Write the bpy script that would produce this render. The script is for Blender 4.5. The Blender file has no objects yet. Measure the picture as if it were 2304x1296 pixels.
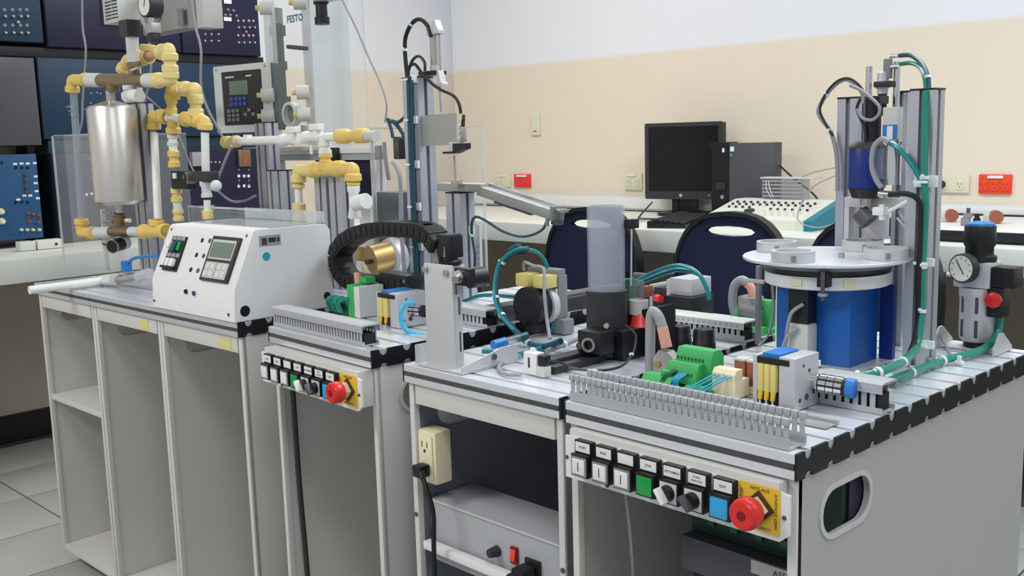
import bpy, bmesh, math, random
from mathutils import Vector as V, Matrix as M
from mathutils.geometry import tessellate_polygon
random.seed(7)
PI = math.pi
H = 0.83                       # height of the work tops above the floor; z below is measured from there
sc = bpy.context.scene
# ---------------------------------------------------------------- camera
CAMP = V((0.5683, -0.9547, 0.3543)); FPX = 2251.3
YAW, PIT, ROL = -0.8177, 0.1479, -0.0277
fw = V((math.sin(YAW)*math.cos(PIT), math.cos(YAW)*math.cos(PIT), -math.sin(PIT)))
rt = V((math.cos(YAW), -math.sin(YAW), 0)); up = rt.cross(fw)
rt, up = rt*math.cos(ROL)+up*math.sin(ROL), up*math.cos(ROL)-rt*math.sin(ROL)
cd = bpy.data.cameras.new('camera'); cam = bpy.data.objects.new('camera', cd); sc.collection.objects.link(cam)
cd.sensor_width = 36; cd.lens = FPX/2304*36; cd.clip_start = 0.02; cd.clip_end = 60
mw = M((rt, up, -fw)).transposed().to_4x4(); mw.translation = CAMP+V((0, 0, H)); cam.matrix_world = mw
sc.camera = cam
# ---------------------------------------------------------------- light
sc.view_settings.view_transform = 'Standard'; sc.view_settings.look = 'None'
sc.view_settings.exposure = 0.0; sc.view_settings.gamma = 1; sc.view_settings.use_curve_mapping = False
wd = bpy.data.worlds.new('world'); sc.world = wd; wd.use_nodes = True
bg = wd.node_tree.nodes['Background']; bg.inputs[0].default_value = (0.80, 0.84, 0.90, 1); bg.inputs[1].default_value = 0.66
def area(name, x, y, z, sx, sy, e, col=(1, 0.98, 0.95)):
    l = bpy.data.lights.new(name, 'AREA'); l.shape = 'RECTANGLE'; l.size = sx; l.size_y = sy; l.energy = e; l.color = col
    o = bpy.data.objects.new(name, l); o.location = (x, y, z+H); sc.collection.objects.link(o); return o
area('ceiling_tube_light', -2.4, 1.35, 1.86, 1.2, 0.5, 30)
area('ceiling_tube_light', -0.2, 1.2, 1.86, 1.2, 0.5, 38, (0.86, 0.94, 1))
area('ceiling_tube_light', -1.7, -2.1, 1.86, 1.2, 0.5, 60)
area('ceiling_tube_light', 0.7, -0.9, 1.86, 1.2, 0.5, 22, (0.95, 0.98, 1))
area('ceiling_tube_light', 1.6, 1.6, 1.86, 1.2, 0.5, 22, (0.9, 0.96, 1))

# ---------------------------------------------------------------- materials
def lin(c): return tuple((v/12.92 if v <= .04045 else ((v+.055)/1.055)**2.4) for v in [x/255 for x in c])+(1,)
MT = {}
def mat(name, col, rough=.5, metal=0, var=.06, scale=30, bump=0, trans=0, alpha=1, emit=0, stretch=None, ior=1.45):
    m = bpy.data.materials.new(name); m.use_nodes = True; nt = m.node_tree; b = nt.nodes['Principled BSDF']
    tc = nt.nodes.new('ShaderNodeTexCoord'); mp = nt.nodes.new('ShaderNodeMapping'); nz = nt.nodes.new('ShaderNodeTexNoise')
    mp.inputs['Scale'].default_value = stretch or (1, 1, 1); nz.inputs['Scale'].default_value = scale; nz.inputs['Detail'].default_value = 4
    nt.links.new(tc.outputs['Object'], mp.inputs[0]); nt.links.new(mp.outputs[0], nz.inputs['Vector'])
    rp = nt.nodes.new('ShaderNodeMapRange'); rp.inputs['To Min'].default_value = 1-var; rp.inputs['To Max'].default_value = 1+var
    nt.links.new(nz.outputs['Fac'], rp.inputs['Value'])
    mx = nt.nodes.new('ShaderNodeMix'); mx.data_type = 'RGBA'; mx.blend_type = 'MULTIPLY'; mx.inputs[0].default_value = 1
    mx.inputs[6].default_value = lin(col); nt.links.new(rp.outputs[0], mx.inputs[7]); nt.links.new(mx.outputs[2], b.inputs['Base Color'])
    b.inputs['Roughness'].default_value = rough; b.inputs['Metallic'].default_value = metal
    b.inputs['Transmission Weight'].default_value = trans; b.inputs['IOR'].default_value = ior
    if emit: nt.links.new(mx.outputs[2], b.inputs['Emission Color']); b.inputs['Emission Strength'].default_value = emit
    if bump:
        bp = nt.nodes.new('ShaderNodeBump'); bp.inputs['Strength'].default_value = bump; bp.inputs['Distance'].default_value = .001
        nt.links.new(nz.outputs['Fac'], bp.inputs['Height']); nt.links.new(bp.outputs[0], b.inputs['Normal'])
    if alpha < 1:
        tr = nt.nodes.new('ShaderNodeBsdfTransparent'); ms = nt.nodes.new('ShaderNodeMixShader'); ms.inputs[0].default_value = alpha
        out = nt.nodes['Material Output']; nt.links.new(tr.outputs[0], ms.inputs[1]); nt.links.new(b.outputs[0], ms.inputs[2]); nt.links.new(ms.outputs[0], out.inputs[0])
    MT[name] = m; return m
mat('satin_aluminium', (190, 192, 198), .36, .75, .05, 60, .1)
mat('plate_aluminium', (232, 236, 243), .30, .55, .05, 40, .08, stretch=(2, 40, 40))
mat('column_aluminium', (182, 184, 194), .4, .55, .04, 40, .05, stretch=(30, 30, 1))
mat('dark_slot', (74, 72, 72), .6)
mat('white_paint', (206, 204, 199), .5, 0, .03, 8, .05)
mat('bright_paint', (226, 225, 225), .42, 0, .02, 8)
mat('board_green', (14, 50, 36), .5)
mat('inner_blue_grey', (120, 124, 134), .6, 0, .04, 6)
mat('shroud_brown', (74, 48, 22), .5)
mat('inner_grey_paint', (196, 196, 190), .6, 0, .04, 6)
mat('shaded_white_paint', (176, 175, 171), .55, 0, .03, 6)  # white trolley paint with the side panel's shade put into its colour
mat('black_plastic', (22, 22, 26), .42, 0, .1, 60)
mat('charcoal_plastic', (46, 45, 48), .5, 0, .08, 60)
mat('rubber', (20, 20, 22), .55)
mat('duct_grey', (168, 170, 174), .5, 0, .04, 40)
mat('light_grey_plastic', (196, 196, 192), .45)
mat('mid_grey_plastic', (128, 130, 134), .5)
mat('dark_grey_metal', (84, 86, 92), .45, .3)
mat('terminal_green', (58, 168, 92), .45, 0, .05)
mat('dark_green', (22, 92, 60), .5)
mat('lens_green', (18, 150, 70), .25, 0, .15, 200)
mat('lens_blue', (52, 160, 214), .3)
mat('yellow_plate', (226, 186, 60), .45, 0, .05, 50)
mat('mushroom_red', (214, 40, 38), .3)
mat('dark_red', (120, 8, 14), .4)
mat('cream_plastic', (232, 220, 186), .45)
mat('pale_yellow_plastic', (216, 200, 120), .42)
mat('cpvc_yellow', (228, 207, 138), .4, 0, .05, 20)
mat('cpvc_gold', (226, 194, 108), .4, 0, .05, 20)
mat('pvc_white', (232, 232, 228), .38, 0, .02)
mat('pvc_grey_white', (208, 212, 210), .42)
mat('hose_teal', (24, 128, 138), .28, 0, .05)
mat('hose_green', (36, 134, 116), .3)
mat('hose_dark_blue', (26, 74, 90), .4)
mat('cable_grey', (150, 150, 156), .5)
mat('cable_dark', (40, 42, 44), .45)
mat('cable_blue', (60, 170, 210), .4)
mat('tie_white', (226, 234, 232), .45)
mat('brass', (138, 118, 88), .35, .6, .12, 60)
mat('gold_metal', (182, 148, 98), .36, .55, .06, 30)
mat('steel', (186, 182, 176), .3, .9, .08, 50, .05)
mat('brushed_steel', (206, 202, 196), .36, .85, .10, 14, .12, stretch=(1, 1, 60))
mat('chrome', (215, 215, 218), .15, .95)
mat('cast_aluminium', (198, 198, 202), .42, .4, .05, 90, .15)
mat('matte_silver', (198, 198, 200), .5, .25, .04, 30)
mat('zinc', (166, 168, 165), .42, .5, .08, 12)
mat('blue_panel', (20, 88, 168), .32, 0, .05, 6)
mat('deep_blue', (14, 44, 118), .35, 0, .1, 20)
mat('valve_blue', (40, 118, 196), .4)
mat('signal_red', (232, 58, 62), .35)
mat('orange_red', (226, 70, 32), .4)
mat('pink_sheath', (214, 158, 138), .5)
mat('brown_relay', (150, 84, 62), .5)
mat('navy_fabric', (15, 23, 56), .85, 0, .25, 300, .3)
mat('rack_navy', (20, 20, 52), .4, 0, .12, 5)
mat('rack_blue', (20, 48, 74), .42, 0, .1, 5)
mat('rack_bright_blue', (34, 80, 124), .4, 0, .08, 5)
mat('rack_teal', (24, 56, 70), .42, 0, .08, 5)
mat('rack_frame', (20, 24, 30), .5)
mat('screen_black', (8, 8, 10), .18, 0, 0)
mat('lcd_green', (104, 124, 112), .35)
mat('paper', (226, 224, 224), .6)
mat('ink', (60, 58, 62), .6)
mat('plate_ink', (96, 72, 18), .6)
mat('logo_ink', (70, 104, 118), .6)
mat('key_blue', (60, 84, 190), .5)
mat('counter_laminate', (222, 224, 214), .35, 0, .03, 4)
mat('counter_edge', (206, 210, 206), .4, 0, .03, 5)
mat('keyhole_ivory', (216, 214, 188), .45)
mat('instrument_teal', (24, 122, 142), .45)
mat('instrument_white', (216, 218, 208), .5)
mat('teal_dot', (40, 160, 176), .5)
mat('tape_yellow', (218, 206, 132), .6)
mat('acrylic', (228, 232, 234), .04, 0, 0, alpha=.09)
mat('acrylic_smoky', (150, 160, 168), .1, 0, 0, alpha=.34)
mat('acrylic_tube', (176, 184, 196), .12, 0, .05, 30, alpha=.4)
mat('acrylic_edge', (206, 214, 216), .15, 0, 0, alpha=.5)
mat('reservoir_water', (66, 78, 90), .2, 0, .1, 10, alpha=.93)
mat('floor_tile', (176, 178, 174), .38, 0, .12, 5, .05)
mat('grout', (70, 72, 78), .8)
mat('dark_baseboard', (14, 12, 12), .6)
mat('ceiling_white', (232, 232, 228), .8)
def wall_mat():
    m = mat('two_tone_wall', (222, 220, 214), .7, 0, .02, 3); nt = m.node_tree; b = nt.nodes['Principled BSDF']
    tc = nt.nodes.new('ShaderNodeTexCoord'); sx = nt.nodes.new('ShaderNodeSeparateXYZ'); nt.links.new(tc.outputs['Object'], sx.inputs[0])
    r = nt.nodes.new('ShaderNodeValToRGB'); mr = nt.nodes.new('ShaderNodeMapRange')
    mr.inputs['From Min'].default_value = 0; mr.inputs['From Max'].default_value = 2; nt.links.new(sx.outputs[2], mr.inputs[0]); nt.links.new(mr.outputs[0], r.inputs[0])
    e = r.color_ramp.elements; e[0].position = 0; e[0].color = lin((172, 160, 144)); e[1].position = 1; e[1].color = lin((226, 227, 232))
    for p, c in ((.404, (172, 160, 144)), (.408, (226, 213, 195)), (.778, (226, 213, 195)), (.784, (226, 227, 232))):  # lowest band: wall under the counters, its shade put into the colour
        k = r.color_ramp.elements.new(p); k.color = lin(c)
    nt.links.new(r.outputs[0], b.inputs['Base Color']); return m
wall_mat()

# ---------------------------------------------------------------- frames: a local set of axes for each bench
class F:
    def __init__(s, x, y, z, a): s.o = V((x, y, z)); s.a = a; s.R = M.Rotation(a, 3, 'Z'); s.Ri = s.R.transposed()
    def w(s, p): return s.R @ V(p)+s.o+V((0, 0, H))
    def _(s, i, px, py, v):               # the point of the plane axis_i = v seen at a pixel of the photograph
        o = s.Ri @ (CAMP-s.o); d = s.Ri @ (fw*FPX+rt*(px-1152)-up*(py-648)); t = (v-o[i])/d[i]; return o+d*t
    def x(s, px, py, v): return s._(0, px, py, v)
    def y(s, px, py, v): return s._(1, px, py, v)
    def z(s, px, py, v=0): return s._(2, px, py, v)
    def ys(s, pts, v=None): return [s.y(p[0], p[1], p[2] if len(p) > 2 else v) for p in pts]
FD = F(0, 0, 0, 0); FC = F(-.395, .033, -.0106, .0237); FB = F(-.813, .0063, .0048, -.0199); FA = F(-1.296, .016, -.004, .052)
FR = F(0, 2.083, 0, .043); FL = F(-3, 0, 0, .043)

# ---------------------------------------------------------------- mesh builder
ALL = []
class MB:
    def __init__(s, name, m, X=None, parent=None, label=None, kind=None):
        s.name = name; s.mat = m; s.bm = bmesh.new(); s.X = X or M.Identity(4); s.parent = parent; s.kids = []; s.label = label; s.kind = kind; s.reps = []
    def p(s, name, m, label=None, kind=None):
        k = MB(name, m, s.X.copy(), s, label, kind); s.kids.append(k); return k
    def rep(s, name, m, fn, mats, label=None): s.reps.append((name, m, fn, mats, label)); return s
    def v(s, p): return s.bm.verts.new(s.X @ V(p))
    def f(s, vs):
        try: return s.bm.faces.new(vs)
        except ValueError: return None
    def box(s, c, d, R=None, bev=0):
        vs = []
        for k in range(8):
            q = V(((k & 1)-.5, ((k >> 1) & 1)-.5, ((k >> 2) & 1)-.5)); q = V((q.x*d[0], q.y*d[1], q.z*d[2]))
            if R is not None: q = R @ q
            vs.append(s.v(V(c)+q))
        fs = [s.f([vs[i] for i in q]) for q in ((0, 2, 3, 1), (4, 5, 7, 6), (0, 1, 5, 4), (2, 6, 7, 3), (0, 4, 6, 2), (1, 3, 7, 5))]
        if bev:
            es = {e for f in fs for e in f.edges}
            bmesh.ops.bevel(s.bm, geom=list(es), offset=bev, segments=2, affect='EDGES', profile=.6)
        return s
    def bx(s, x0, x1, y0, y1, z0, z1, bev=0): return s.box(((x0+x1)/2, (y0+y1)/2, (z0+z1)/2), (abs(x1-x0), abs(y1-y0), abs(z1-z0)), None, bev)
    def _fr(s, d):
        d = V(d).normalized(); a = V((0, 0, 1)) if abs(d.z) < .9 else V((1, 0, 0)); u = a.cross(d).normalized(); return u, d.cross(u)
    def lathe(s, a, d, prof, n=20, cap=True):
        a = V(a); d = V(d).normalized(); u, w = s._fr(d); rings = []
        for r, h in prof:
            rings.append([s.v(a+d*h+(u*math.cos(2*PI*k/n)+w*math.sin(2*PI*k/n))*r) for k in range(n)])
        for A, B in zip(rings, rings[1:]):
            for k in range(n): s.f([A[k], A[(k+1) % n], B[(k+1) % n], B[k]])
        if cap: s.f(rings[0][::-1]); s.f(rings[-1])
        return s
    def cyl(s, a, b, r, r2=None, n=16):
        a = V(a); b = V(b); return s.lathe(a, b-a, [(r, 0), (r2 if r2 is not None else r, (b-a).length)], n)
    def ring(s, c, d, ro, ri, h, n=28):            # hollow ring of height h along d
        return s.lathe(c, d, [(ri, 0), (ro, 0), (ro, h), (ri, h), (ri, 0)], n, False)
    def tube(s, pts, r, n=8, sm=6, closed=False):
        P = [V(p) for p in pts]
        if sm and len(P) > 2:
            Q = []
            for i in range(len(P)-1):
                p0 = P[max(i-1, 0)]; p1 = P[i]; p2 = P[i+1]; p3 = P[min(i+2, len(P)-1)]
                for k in range(sm):
                    t = k/sm; Q.append(.5*((2*p1)+(p2-p0)*t+(2*p0-5*p1+4*p2-p3)*t*t+(3*p1-p0-3*p2+p3)*t**3))
            Q.append(P[-1]); P = Q
        rings = []; u = None
        for i, p in enumerate(P):
            d = (P[min(i+1, len(P)-1)]-P[max(i-1, 0)])
            if d.length < 1e-9: d = V((0, 0, 1))
            d.normalize()
            if u is None: u, w = s._fr(d)
            else:
                u = (u-d*u.dot(d)); u = u.normalized() if u.length > 1e-6 else s._fr(d)[0]; w = d.cross(u)
            rr = r(i/(len(P)-1)) if callable(r) else r
            rings.append([s.v(p+(u*math.cos(2*PI*k/n)+w*math.sin(2*PI*k/n))*rr) for k in range(n)])
        for A, B in zip(rings, rings[1:]):
            for k in range(n): s.f([A[k], A[(k+1) % n], B[(k+1) % n], B[k]])
        s.f(rings[0][::-1]); s.f(rings[-1]); return s
    def sph(s, c, r, n=12):
        m = n//2; return s.lathe(V(c)-V((0, 0, r)), (0, 0, 1), [(max(r*math.sin(PI*k/m), 1e-4), r-r*math.cos(PI*k/m)) for k in range(m+1)], n)
    def prism(s, pts, ax, a, b, holes=()):
        def P(q, t): return {'x': (t, q[0], q[1]), 'y': (q[0], t, q[1]), 'z': (q[0], q[1], t)}[ax]
        loops = [list(pts)]+[list(h) for h in holes]; flat = [q for l in loops for q in l]
        A = [s.v(P(q, a)) for q in flat]; B = [s.v(P(q, b)) for q in flat]; k = 0
        for l in loops:
            n = len(l)
            for i in range(n): s.f([A[k+i], A[k+(i+1) % n], B[k+(i+1) % n], B[k+i]])
            k += n
        if holes or len(pts) > 8:
            for t in tessellate_polygon([[V((q[0], q[1], 0)) for q in l] for l in loops]):
                s.f([A[i] for i in t]); s.f([B[i] for i in t][::-1])
        else: s.f(A); s.f(B[::-1])
        return s
    def text(s, t, o, xd, yd, size, al='CENTER', bold=.0, sx=1):
        c = bpy.data.curves.new('t', 'FONT'); c.body = t; c.size = size; c.align_x = al; c.align_y = 'CENTER'; c.offset = bold*size; c.resolution_u = 2
        ob = bpy.data.objects.new('t', c); sc.collection.objects.link(ob); dg = bpy.context.evaluated_depsgraph_get(); me = bpy.data.meshes.new_from_object(ob.evaluated_get(dg))
        xd = V(xd).normalized(); yd = V(yd).normalized(); o = V(o); vm = [s.v(o+xd*q.co.x*sx+yd*q.co.y) for q in me.vertices]
        for p in me.polygons: s.f([vm[i] for i in p.vertices])
        bpy.data.objects.remove(ob); bpy.data.curves.remove(c); bpy.data.meshes.remove(me); return s
def to_mesh(mb, name=None):
    me = bpy.data.meshes.new(name or mb.name); bmesh.ops.recalc_face_normals(mb.bm, faces=mb.bm.faces); mb.bm.to_mesh(me); mb.bm.free()
    me.materials.append(MT[mb.mat]); me.polygons.foreach_set('use_smooth', [True]*len(me.polygons)); me.set_sharp_from_angle(angle=math.radians(38)); return me
class T:
    def __init__(s, name, label, cat, fr, loc, yaw=0, group=None, kind=None, local=False, single=None):
        s.name, s.fr, s.loc, s.yaw = name, fr, V(loc), yaw
        s.tags = dict(label=label, category=cat, group=group, kind=kind)
        s.X = M.Identity(4) if (local or yaw) else M.Translation(-s.loc)
        s.ms = []; s.root = MB(name, single, s.X.copy()) if single else None; s.reps = []; ALL.append(s)
    def p(s, name, m, label=None, kind=None):
        k = MB(name, m, s.X.copy(), None, label, kind); s.ms.append(k); return k
    def rep(s, name, m, fn, mats, label=None): s.reps.append((name, m, fn, mats, label)); return s
def link(name, data, parent, mx=None):
    o = bpy.data.objects.new(name, data); sc.collection.objects.link(o); o.parent = parent
    if mx is not None: o.matrix_local = mx
    return o
def emit(mb, parent):
    o = link(mb.name, to_mesh(mb) if len(mb.bm.verts) else None, parent)
    if mb.label: o['label'] = mb.label
    if mb.kind: o['kind'] = mb.kind
    for k in mb.kids: emit(k, o)
    emit_reps(mb, o); return o
def emit_reps(s, o):
    for name, m, fn, mats, label in s.reps:
        q = MB(name, m); fn(q); me = to_mesh(q); X = s.X
        for mx in mats:
            c = link(name, me, o, X @ mx)
            if label: c['label'] = label
def finish():
    for t in ALL:
        if t.root: o = link(t.name, to_mesh(t.root), None)
        else: o = link(t.name, None, None); o.empty_display_size = .05
        o.location = t.fr.w(t.loc); o.rotation_euler = (0, 0, t.fr.a+t.yaw)
        for k, v in t.tags.items():
            if v: o[k] = v
        for m in (t.ms+(t.root.kids if t.root else [])): emit(m, o)
        emit_reps(t, o)
        if t.root: emit_reps(t.root, o)
def TR(x, y, z): return M.Translation((x, y, z))
def RX(a): return M.Rotation(a, 4, 'X')
def RY(a): return M.Rotation(a, 4, 'Y')
def RZ(a): return M.Rotation(a, 4, 'Z')
def struct(name, m, fr, loc=(0, 0, 0)):
    t = T(name, None, None, fr, loc, kind='structure', single=m); return t.root
def arc(cx, cy, r, a0, a1, n): return [(cx+r*math.cos(a0+(a1-a0)*k/n), cy+r*math.sin(a0+(a1-a0)*k/n)) for k in range(n+1)]
def rrect(x0, x1, y0, y1, r, n=4):
    return arc(x1-r, y1-r, r, 0, PI/2, n)+arc(x0+r, y1-r, r, PI/2, PI, n)+arc(x0+r, y0+r, r, PI, 1.5*PI, n)+arc(x1-r, y0+r, r, 1.5*PI, 2*PI, n)
# ---------------------------------------------------------------- the room
fl = struct('floor', 'grout', FL, (0, 0, -H)); fl.bx(-.9, 6.2, -4, 3, -.05-H, -.004-H)
def tile(q): q.box((0, 0, 0), (.337, .337, .008), bev=.0012)
fl.rep('floor_tile', 'floor_tile', tile, [TR(.312-.343*.5+.343*i, .085+.343*.5+.343*j, -H-.004+random.uniform(-.0004, .0004)) for i in range(-2, 9) for j in range(-7, 6)])
fr2 = struct('floor_slab', 'floor_tile', FL, (0, 0, -H)); fr2.bx(3.32, 6.2, -4, 3, -.02-H, -.0005-H)
w = struct('wall_back', 'two_tone_wall', FR, (-1, .8, -H)); w.bx(-3.75, 3.2, .8, .9, -H, 1.95)
w = struct('wall_left', 'two_tone_wall', FL, (-.8, 0, -H)); w.bx(-.9, -.8, -4, 2.95, -H, 1.95)
c = struct('ceiling', 'ceiling_white', FL, (0, 0, 1.95)); c.bx(-.9, 6.2, -4, 3, 1.95, 2.0)
b = struct('baseboard_left', 'dark_baseboard', FL, (-.79, 0, -H)); b.bx(-.8, -.775, -4, 2.8, -H, -H+.11)
b = struct('baseboard_back', 'dark_baseboard', FR, (0, .79, -H)); b.bx(-3.7, 3.2, .775, .8, -H, -H+.11)
t = struct('trim_1', 'pvc_grey_white', FR, (-1, .76, .01)); t.bx(-3.68, 3.2, .735, .8, .004, .072, .006)
t.p('trunking_lid', 'bright_paint').bx(-3.68, 3.2, .728, .734, .014, .064, .002)
# counters
t = T('worktop_counter', 'long white laminate worktop running along the cream back wall', 'counter', FR, (-1, .4, -.04))
t.p('counter_top', 'counter_laminate').bx(-3.65, 3.1, .015, .795, -.08, -.0, .004)
t.p('front_edge', 'counter_edge').bx(-2.97, 3.1, 0, .0145, -.082, .0, .004)
for x in (-2.2, .6, 2.6): t.p('support_panel', 'white_paint').bx(x, x+.03, .3, .79, -H+.001, -.081)
t = T('worktop_counter', 'white laminate worktop along the left wall below the blue electrical racks', 'counter', FL, (-.4, .5, -.04))
t.p('counter_top', 'counter_laminate').bx(-.795, -.015, -2.2, 1.90, -.08, 0, .004)
t.p('front_edge', 'counter_edge').bx(-.0145, 0, -2.2, 1.90, -.082, 0, .004)
t.p('support_panel', 'white_paint').bx(-.79, -.4, -1.4, -1.37, -H+.001, -.081)
t.p('support_panel', 'white_paint').bx(-.79, -.4, 1.2, 1.23, -H+.001, -.081)
# wall plates
def plate(label, x0, x1, z0, z1, m, tape=None, sockets=1, pl=False, grp=None):
    t = T('wall_outlet', label, 'wall outlet', FR, ((x0+x1)/2, .795, (z0+z1)/2), group=grp)
    t.p('cover_plate', m).bx(x0, x1, .789, .7995, z0, z1, .0025)
    n = max(sockets, 1)
    for k in range(sockets):
        cx = x0+(x1-x0)*(k+.5)/n; cz = (z0+z1)/2-.004; s = t.p('socket', m); s.bx(cx-.014, cx+.014, .786, .789, cz-.02, cz+.02, .001)
        h = s.p('socket_slot', 'ink'); h.bx(cx-.007, cx-.005, .7855, .786, cz, cz+.008); h.bx(cx+.005, cx+.007, .7855, .786, cz, cz+.008); h.cyl((cx, .786, cz-.008), (cx, .7855, cz-.008), .002, n=8)
    if tape: t.p('label_tape', 'paper').bx(x0+(x1-x0)*tape[0], x0+(x1-x0)*tape[1], .7845, .7888, z1-.014, z1-.004)
    return t
plate('blank ivory switch plate high on the cream wall, alone above the outlets', -3.163, -3.10, .369, .480, 'keyhole_ivory', sockets=0).p('screw_slot', 'ink').bx(-3.142, -3.122, .788, .7892, .388, .392)
plate('pale green-ivory outlet plate left of the small red outlet on the back wall', -3.446, -3.323, .097, .168, 'keyhole_ivory', (.25, .75), 1)
plate('small red outlet plate with a white label on the back wall left of the monitor', -3.294, -3.176, .099, .168, 'signal_red', (.2, .8), 2)
plate('ivory double outlet plate just left of the black monitor', -2.555, -2.45, .098, .176, 'keyhole_ivory', (.2, .7), 2)
t = plate('ivory outlet plate with a black plug in its left socket, right of the tall column', -1.075, -.946, .109, .178, 'keyhole_ivory', None, 2)
t.p('plug', 'black_plastic').cyl((-1.045, .788, .14), (-1.045, .765, .14), .016, .012)
plate('large orange-red outlet plate with a white label at the right of the back wall', -.912, -.798, .107, .178, 'orange_red', (.28, .75), 3)

# ---------------------------------------------------------------- on the back counter
t = T('flat_monitor', 'black flat square-format monitor, switched off, on the back counter', 'monitor', FR, (-2.115, .66, .0), yaw=.22, local=True)
# local: screen faces -y
t.p('housing', 'black_plastic').bx(-.179, .179, -.02, .03, .072, .402, .006)
t.p('bezel', 'charcoal_plastic').prism(rrect(-.181, .181, .070, .405, .008), 'y', -.024, -.0201, [rrect(-.162, .162, .105, .388, .003)])
t.p('screen', 'screen_black').bx(-.162, .162, -.0225, -.0202, .105, .388)
t.p('badge', 'chrome').cyl((-.01, -.024, .087), (-.01, -.0255, .087), .008)
for k in (0, 1): t.p('button', 'light_grey_plastic').cyl((.12+.017*k, -.024, .088), (.12+.017*k, -.026, .088), .0035, n=8)
n = t.p('stand_neck', 'black_plastic'); n.bx(-.045, .045, .0, .03, .012, .12, .004); n.bx(-.06, -.03, -.005, .01, .012, .09, .002); n.bx(.03, .06, -.005, .01, .012, .09, .002)
t.p('stand_base', 'black_plastic').prism(rrect(-.11, .11, -.09, .1, .05), 'z', 0, .012)
t = T('computer_tower', 'black and dark grey slim desktop computer standing upright right of the monitor', 'computer', FR, (-1.75, .56, 0))
t.p('side_case', 'dark_grey_metal').bx(-1.828, -1.625, .56, .63, .004, .312, .003)
f = t.p('front_bezel', 'black_plastic'); f.prism([(-1.912, 0), (-1.829, 0), (-1.829, .316), (-1.925, .316), (-1.925, .30), (-1.912, .29)], 'y', .56, .63)
f.p('power_button', 'chrome').cyl((-1.86, .558, .09), (-1.86, .5599, .09), .009); f.p('usb_panel', 'charcoal_plastic').bx(-1.89, -1.845, .557, .5599, .12, .15, .001)
t.p('sticker', 'paper').bx(-1.86, -1.85, .5575, .5599, .275, .292); t.p('sticker', 'paper').bx(-1.822, -1.804, .5575, .5599, .278, .298); t.p('sticker', 'teal_dot').cyl((-1.818, .5599, .262), (-1.818, .5575, .262), .006)
for x in (-1.88, -1.62): t.p('foot', 'rubber').bx(x-.01, x+.01, .57, .64, .0002, .0038)
t = T('computer_keyboard', 'black computer keyboard lying askew on the counter in front of the monitor', 'keyboard', FR, (-1.88, .285, .0005), yaw=1.93, local=True)
t.p('body', 'black_plastic').prism([(-.075, 0), (.075, 0), (.075, .026), (-.075, .012)], 'x', -.22, .22)
def key(q): q.box((0, 0, 0), (.0155, .0155, .008), bev=.0015)
t.rep('key', 'charcoal_plastic', key, [TR(-.20+.0189*i, -.055+.0205*j, .019+.0019*j) @ RX(.09) for i in range(22) for j in range(6)])
T('usb_cable', 'black cable looping off the counter under the monitor toward the keyboard', 'cable', FR, (-1.95, .3, .01), single='cable_dark').root.tube([(-2.22, .56, .06), (-2.24, .50, .006), (-2.14, .36, .006), (-2.06, .36, .006), (-2.0, .46, .008)], .0035, 6)
T('video_cable', 'thin grey cable curling on the counter left of the keyboard', 'cable', FR, (-2.05, .18, .01), single='cable_grey').root.tube([(-2.26, .42, .006), (-2.24, .3, .006), (-2.12, .22, .006), (-2.05, .28, .006)], .003, 6)
T('power_cable', 'black power cable slanting from the back of the computer tower to the counter', 'cable', FR, (-1.47, .57, .1), single='cable_dark').root.tube([(-1.62, .60, .22), (-1.57, .64, .16), (-1.50, .68, .09), (-1.48, .70, .01)], .004, 6)
# breadboard trainer
t = T('electronics_trainer', 'sloping white electronics trainer with turquoise sides and rows of sockets', 'trainer', FR, (-1.30, .40, 0))
side = [(.21, .0), (.21, .035), (.45, .092), (.53, .092), (.53, .0)]
t.p('body', 'instrument_white').prism(side, 'x', -1.73, -1.300)
t.p('side_cheek', 'instrument_teal').prism([(.205, 0), (.205, .037), (.45, .097), (.535, .097), (.535, 0)], 'x', -1.2995, -1.27)
t.p('base', 'rack_frame').bx(-1.72, -1.28, .22, .52, -.0, .003)
a = math.atan2(.057, .24)
def jk(q): q.cyl((0, 0, 0), (0, 0, .006), .0055, n=8)
def nj(q): q.cyl((0, 0, 0), (0, 0, .01), .0055, .004, n=8)
def onp(x, u, h=0): return TR(x, .21+u*.8*math.cos(a)-h*math.sin(a), .0355+.8*0+.8*u*math.sin(a)+h*math.cos(a)) @ RX(a)
t.rep('jack', 'charcoal_plastic', jk, [onp(-1.69+.03*i, .25) for i in range(12)]+[onp(-1.695+.03*i, .215) for i in range(12)]+[onp(-1.69+.03*i, .17) for i in range(4)]+[onp(-1.50+.03*i, .15) for i in range(6)])
t.rep('toggle_knob', 'instrument_white', nj, [onp(-1.51+.03*i, .11) for i in range(6)]+[onp(-1.52+.03*i, .07) for i in range(6)])
k = t.p('round_meter', 'charcoal_plastic'); k.X = k.X @ onp(-1.575, .115); k.cyl((0, 0, 0), (0, 0, .006), .02)
t = T('parts_case', 'small clear grey compartment case with wires on top of the electronics trainer', 'case', FR, (-1.50, .48, .0925))
t.p('tray', 'acrylic_smoky').bx(-1.625, -1.445, .475, .525, .093, .172, .003)
def slat(q): q.bx(-.085, .085, -.003, .003, -.0035, .0035)
t.rep('shelf', 'cable_grey', slat, [TR(-1.535, .471, .105+.0145*k) for k in range(5)])
t.p('lid_edge', 'light_grey_plastic').bx(-1.63, -1.395, .468, .53, .172, .178, .001)
t.p('jumper_wire', 'pvc_white').tube([(-1.60, .465, .165), (-1.595, .46, .13), (-1.575, .46, .10)], .0014, 5).tube([(-1.59, .465, .165), (-1.58, .46, .13), (-1.565, .46, .10)], .0014, 5)
T('probe_cable', 'grey cable arching from the electronics trainer up behind the left aluminium column', 'cable', FR, (-1.36, .5, .1), single='cable_grey').root.tube(FR.ys([(1790, 405), (1830, 388), (1885, 376), (1900, 374)], .5), .0028, 6)
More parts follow.
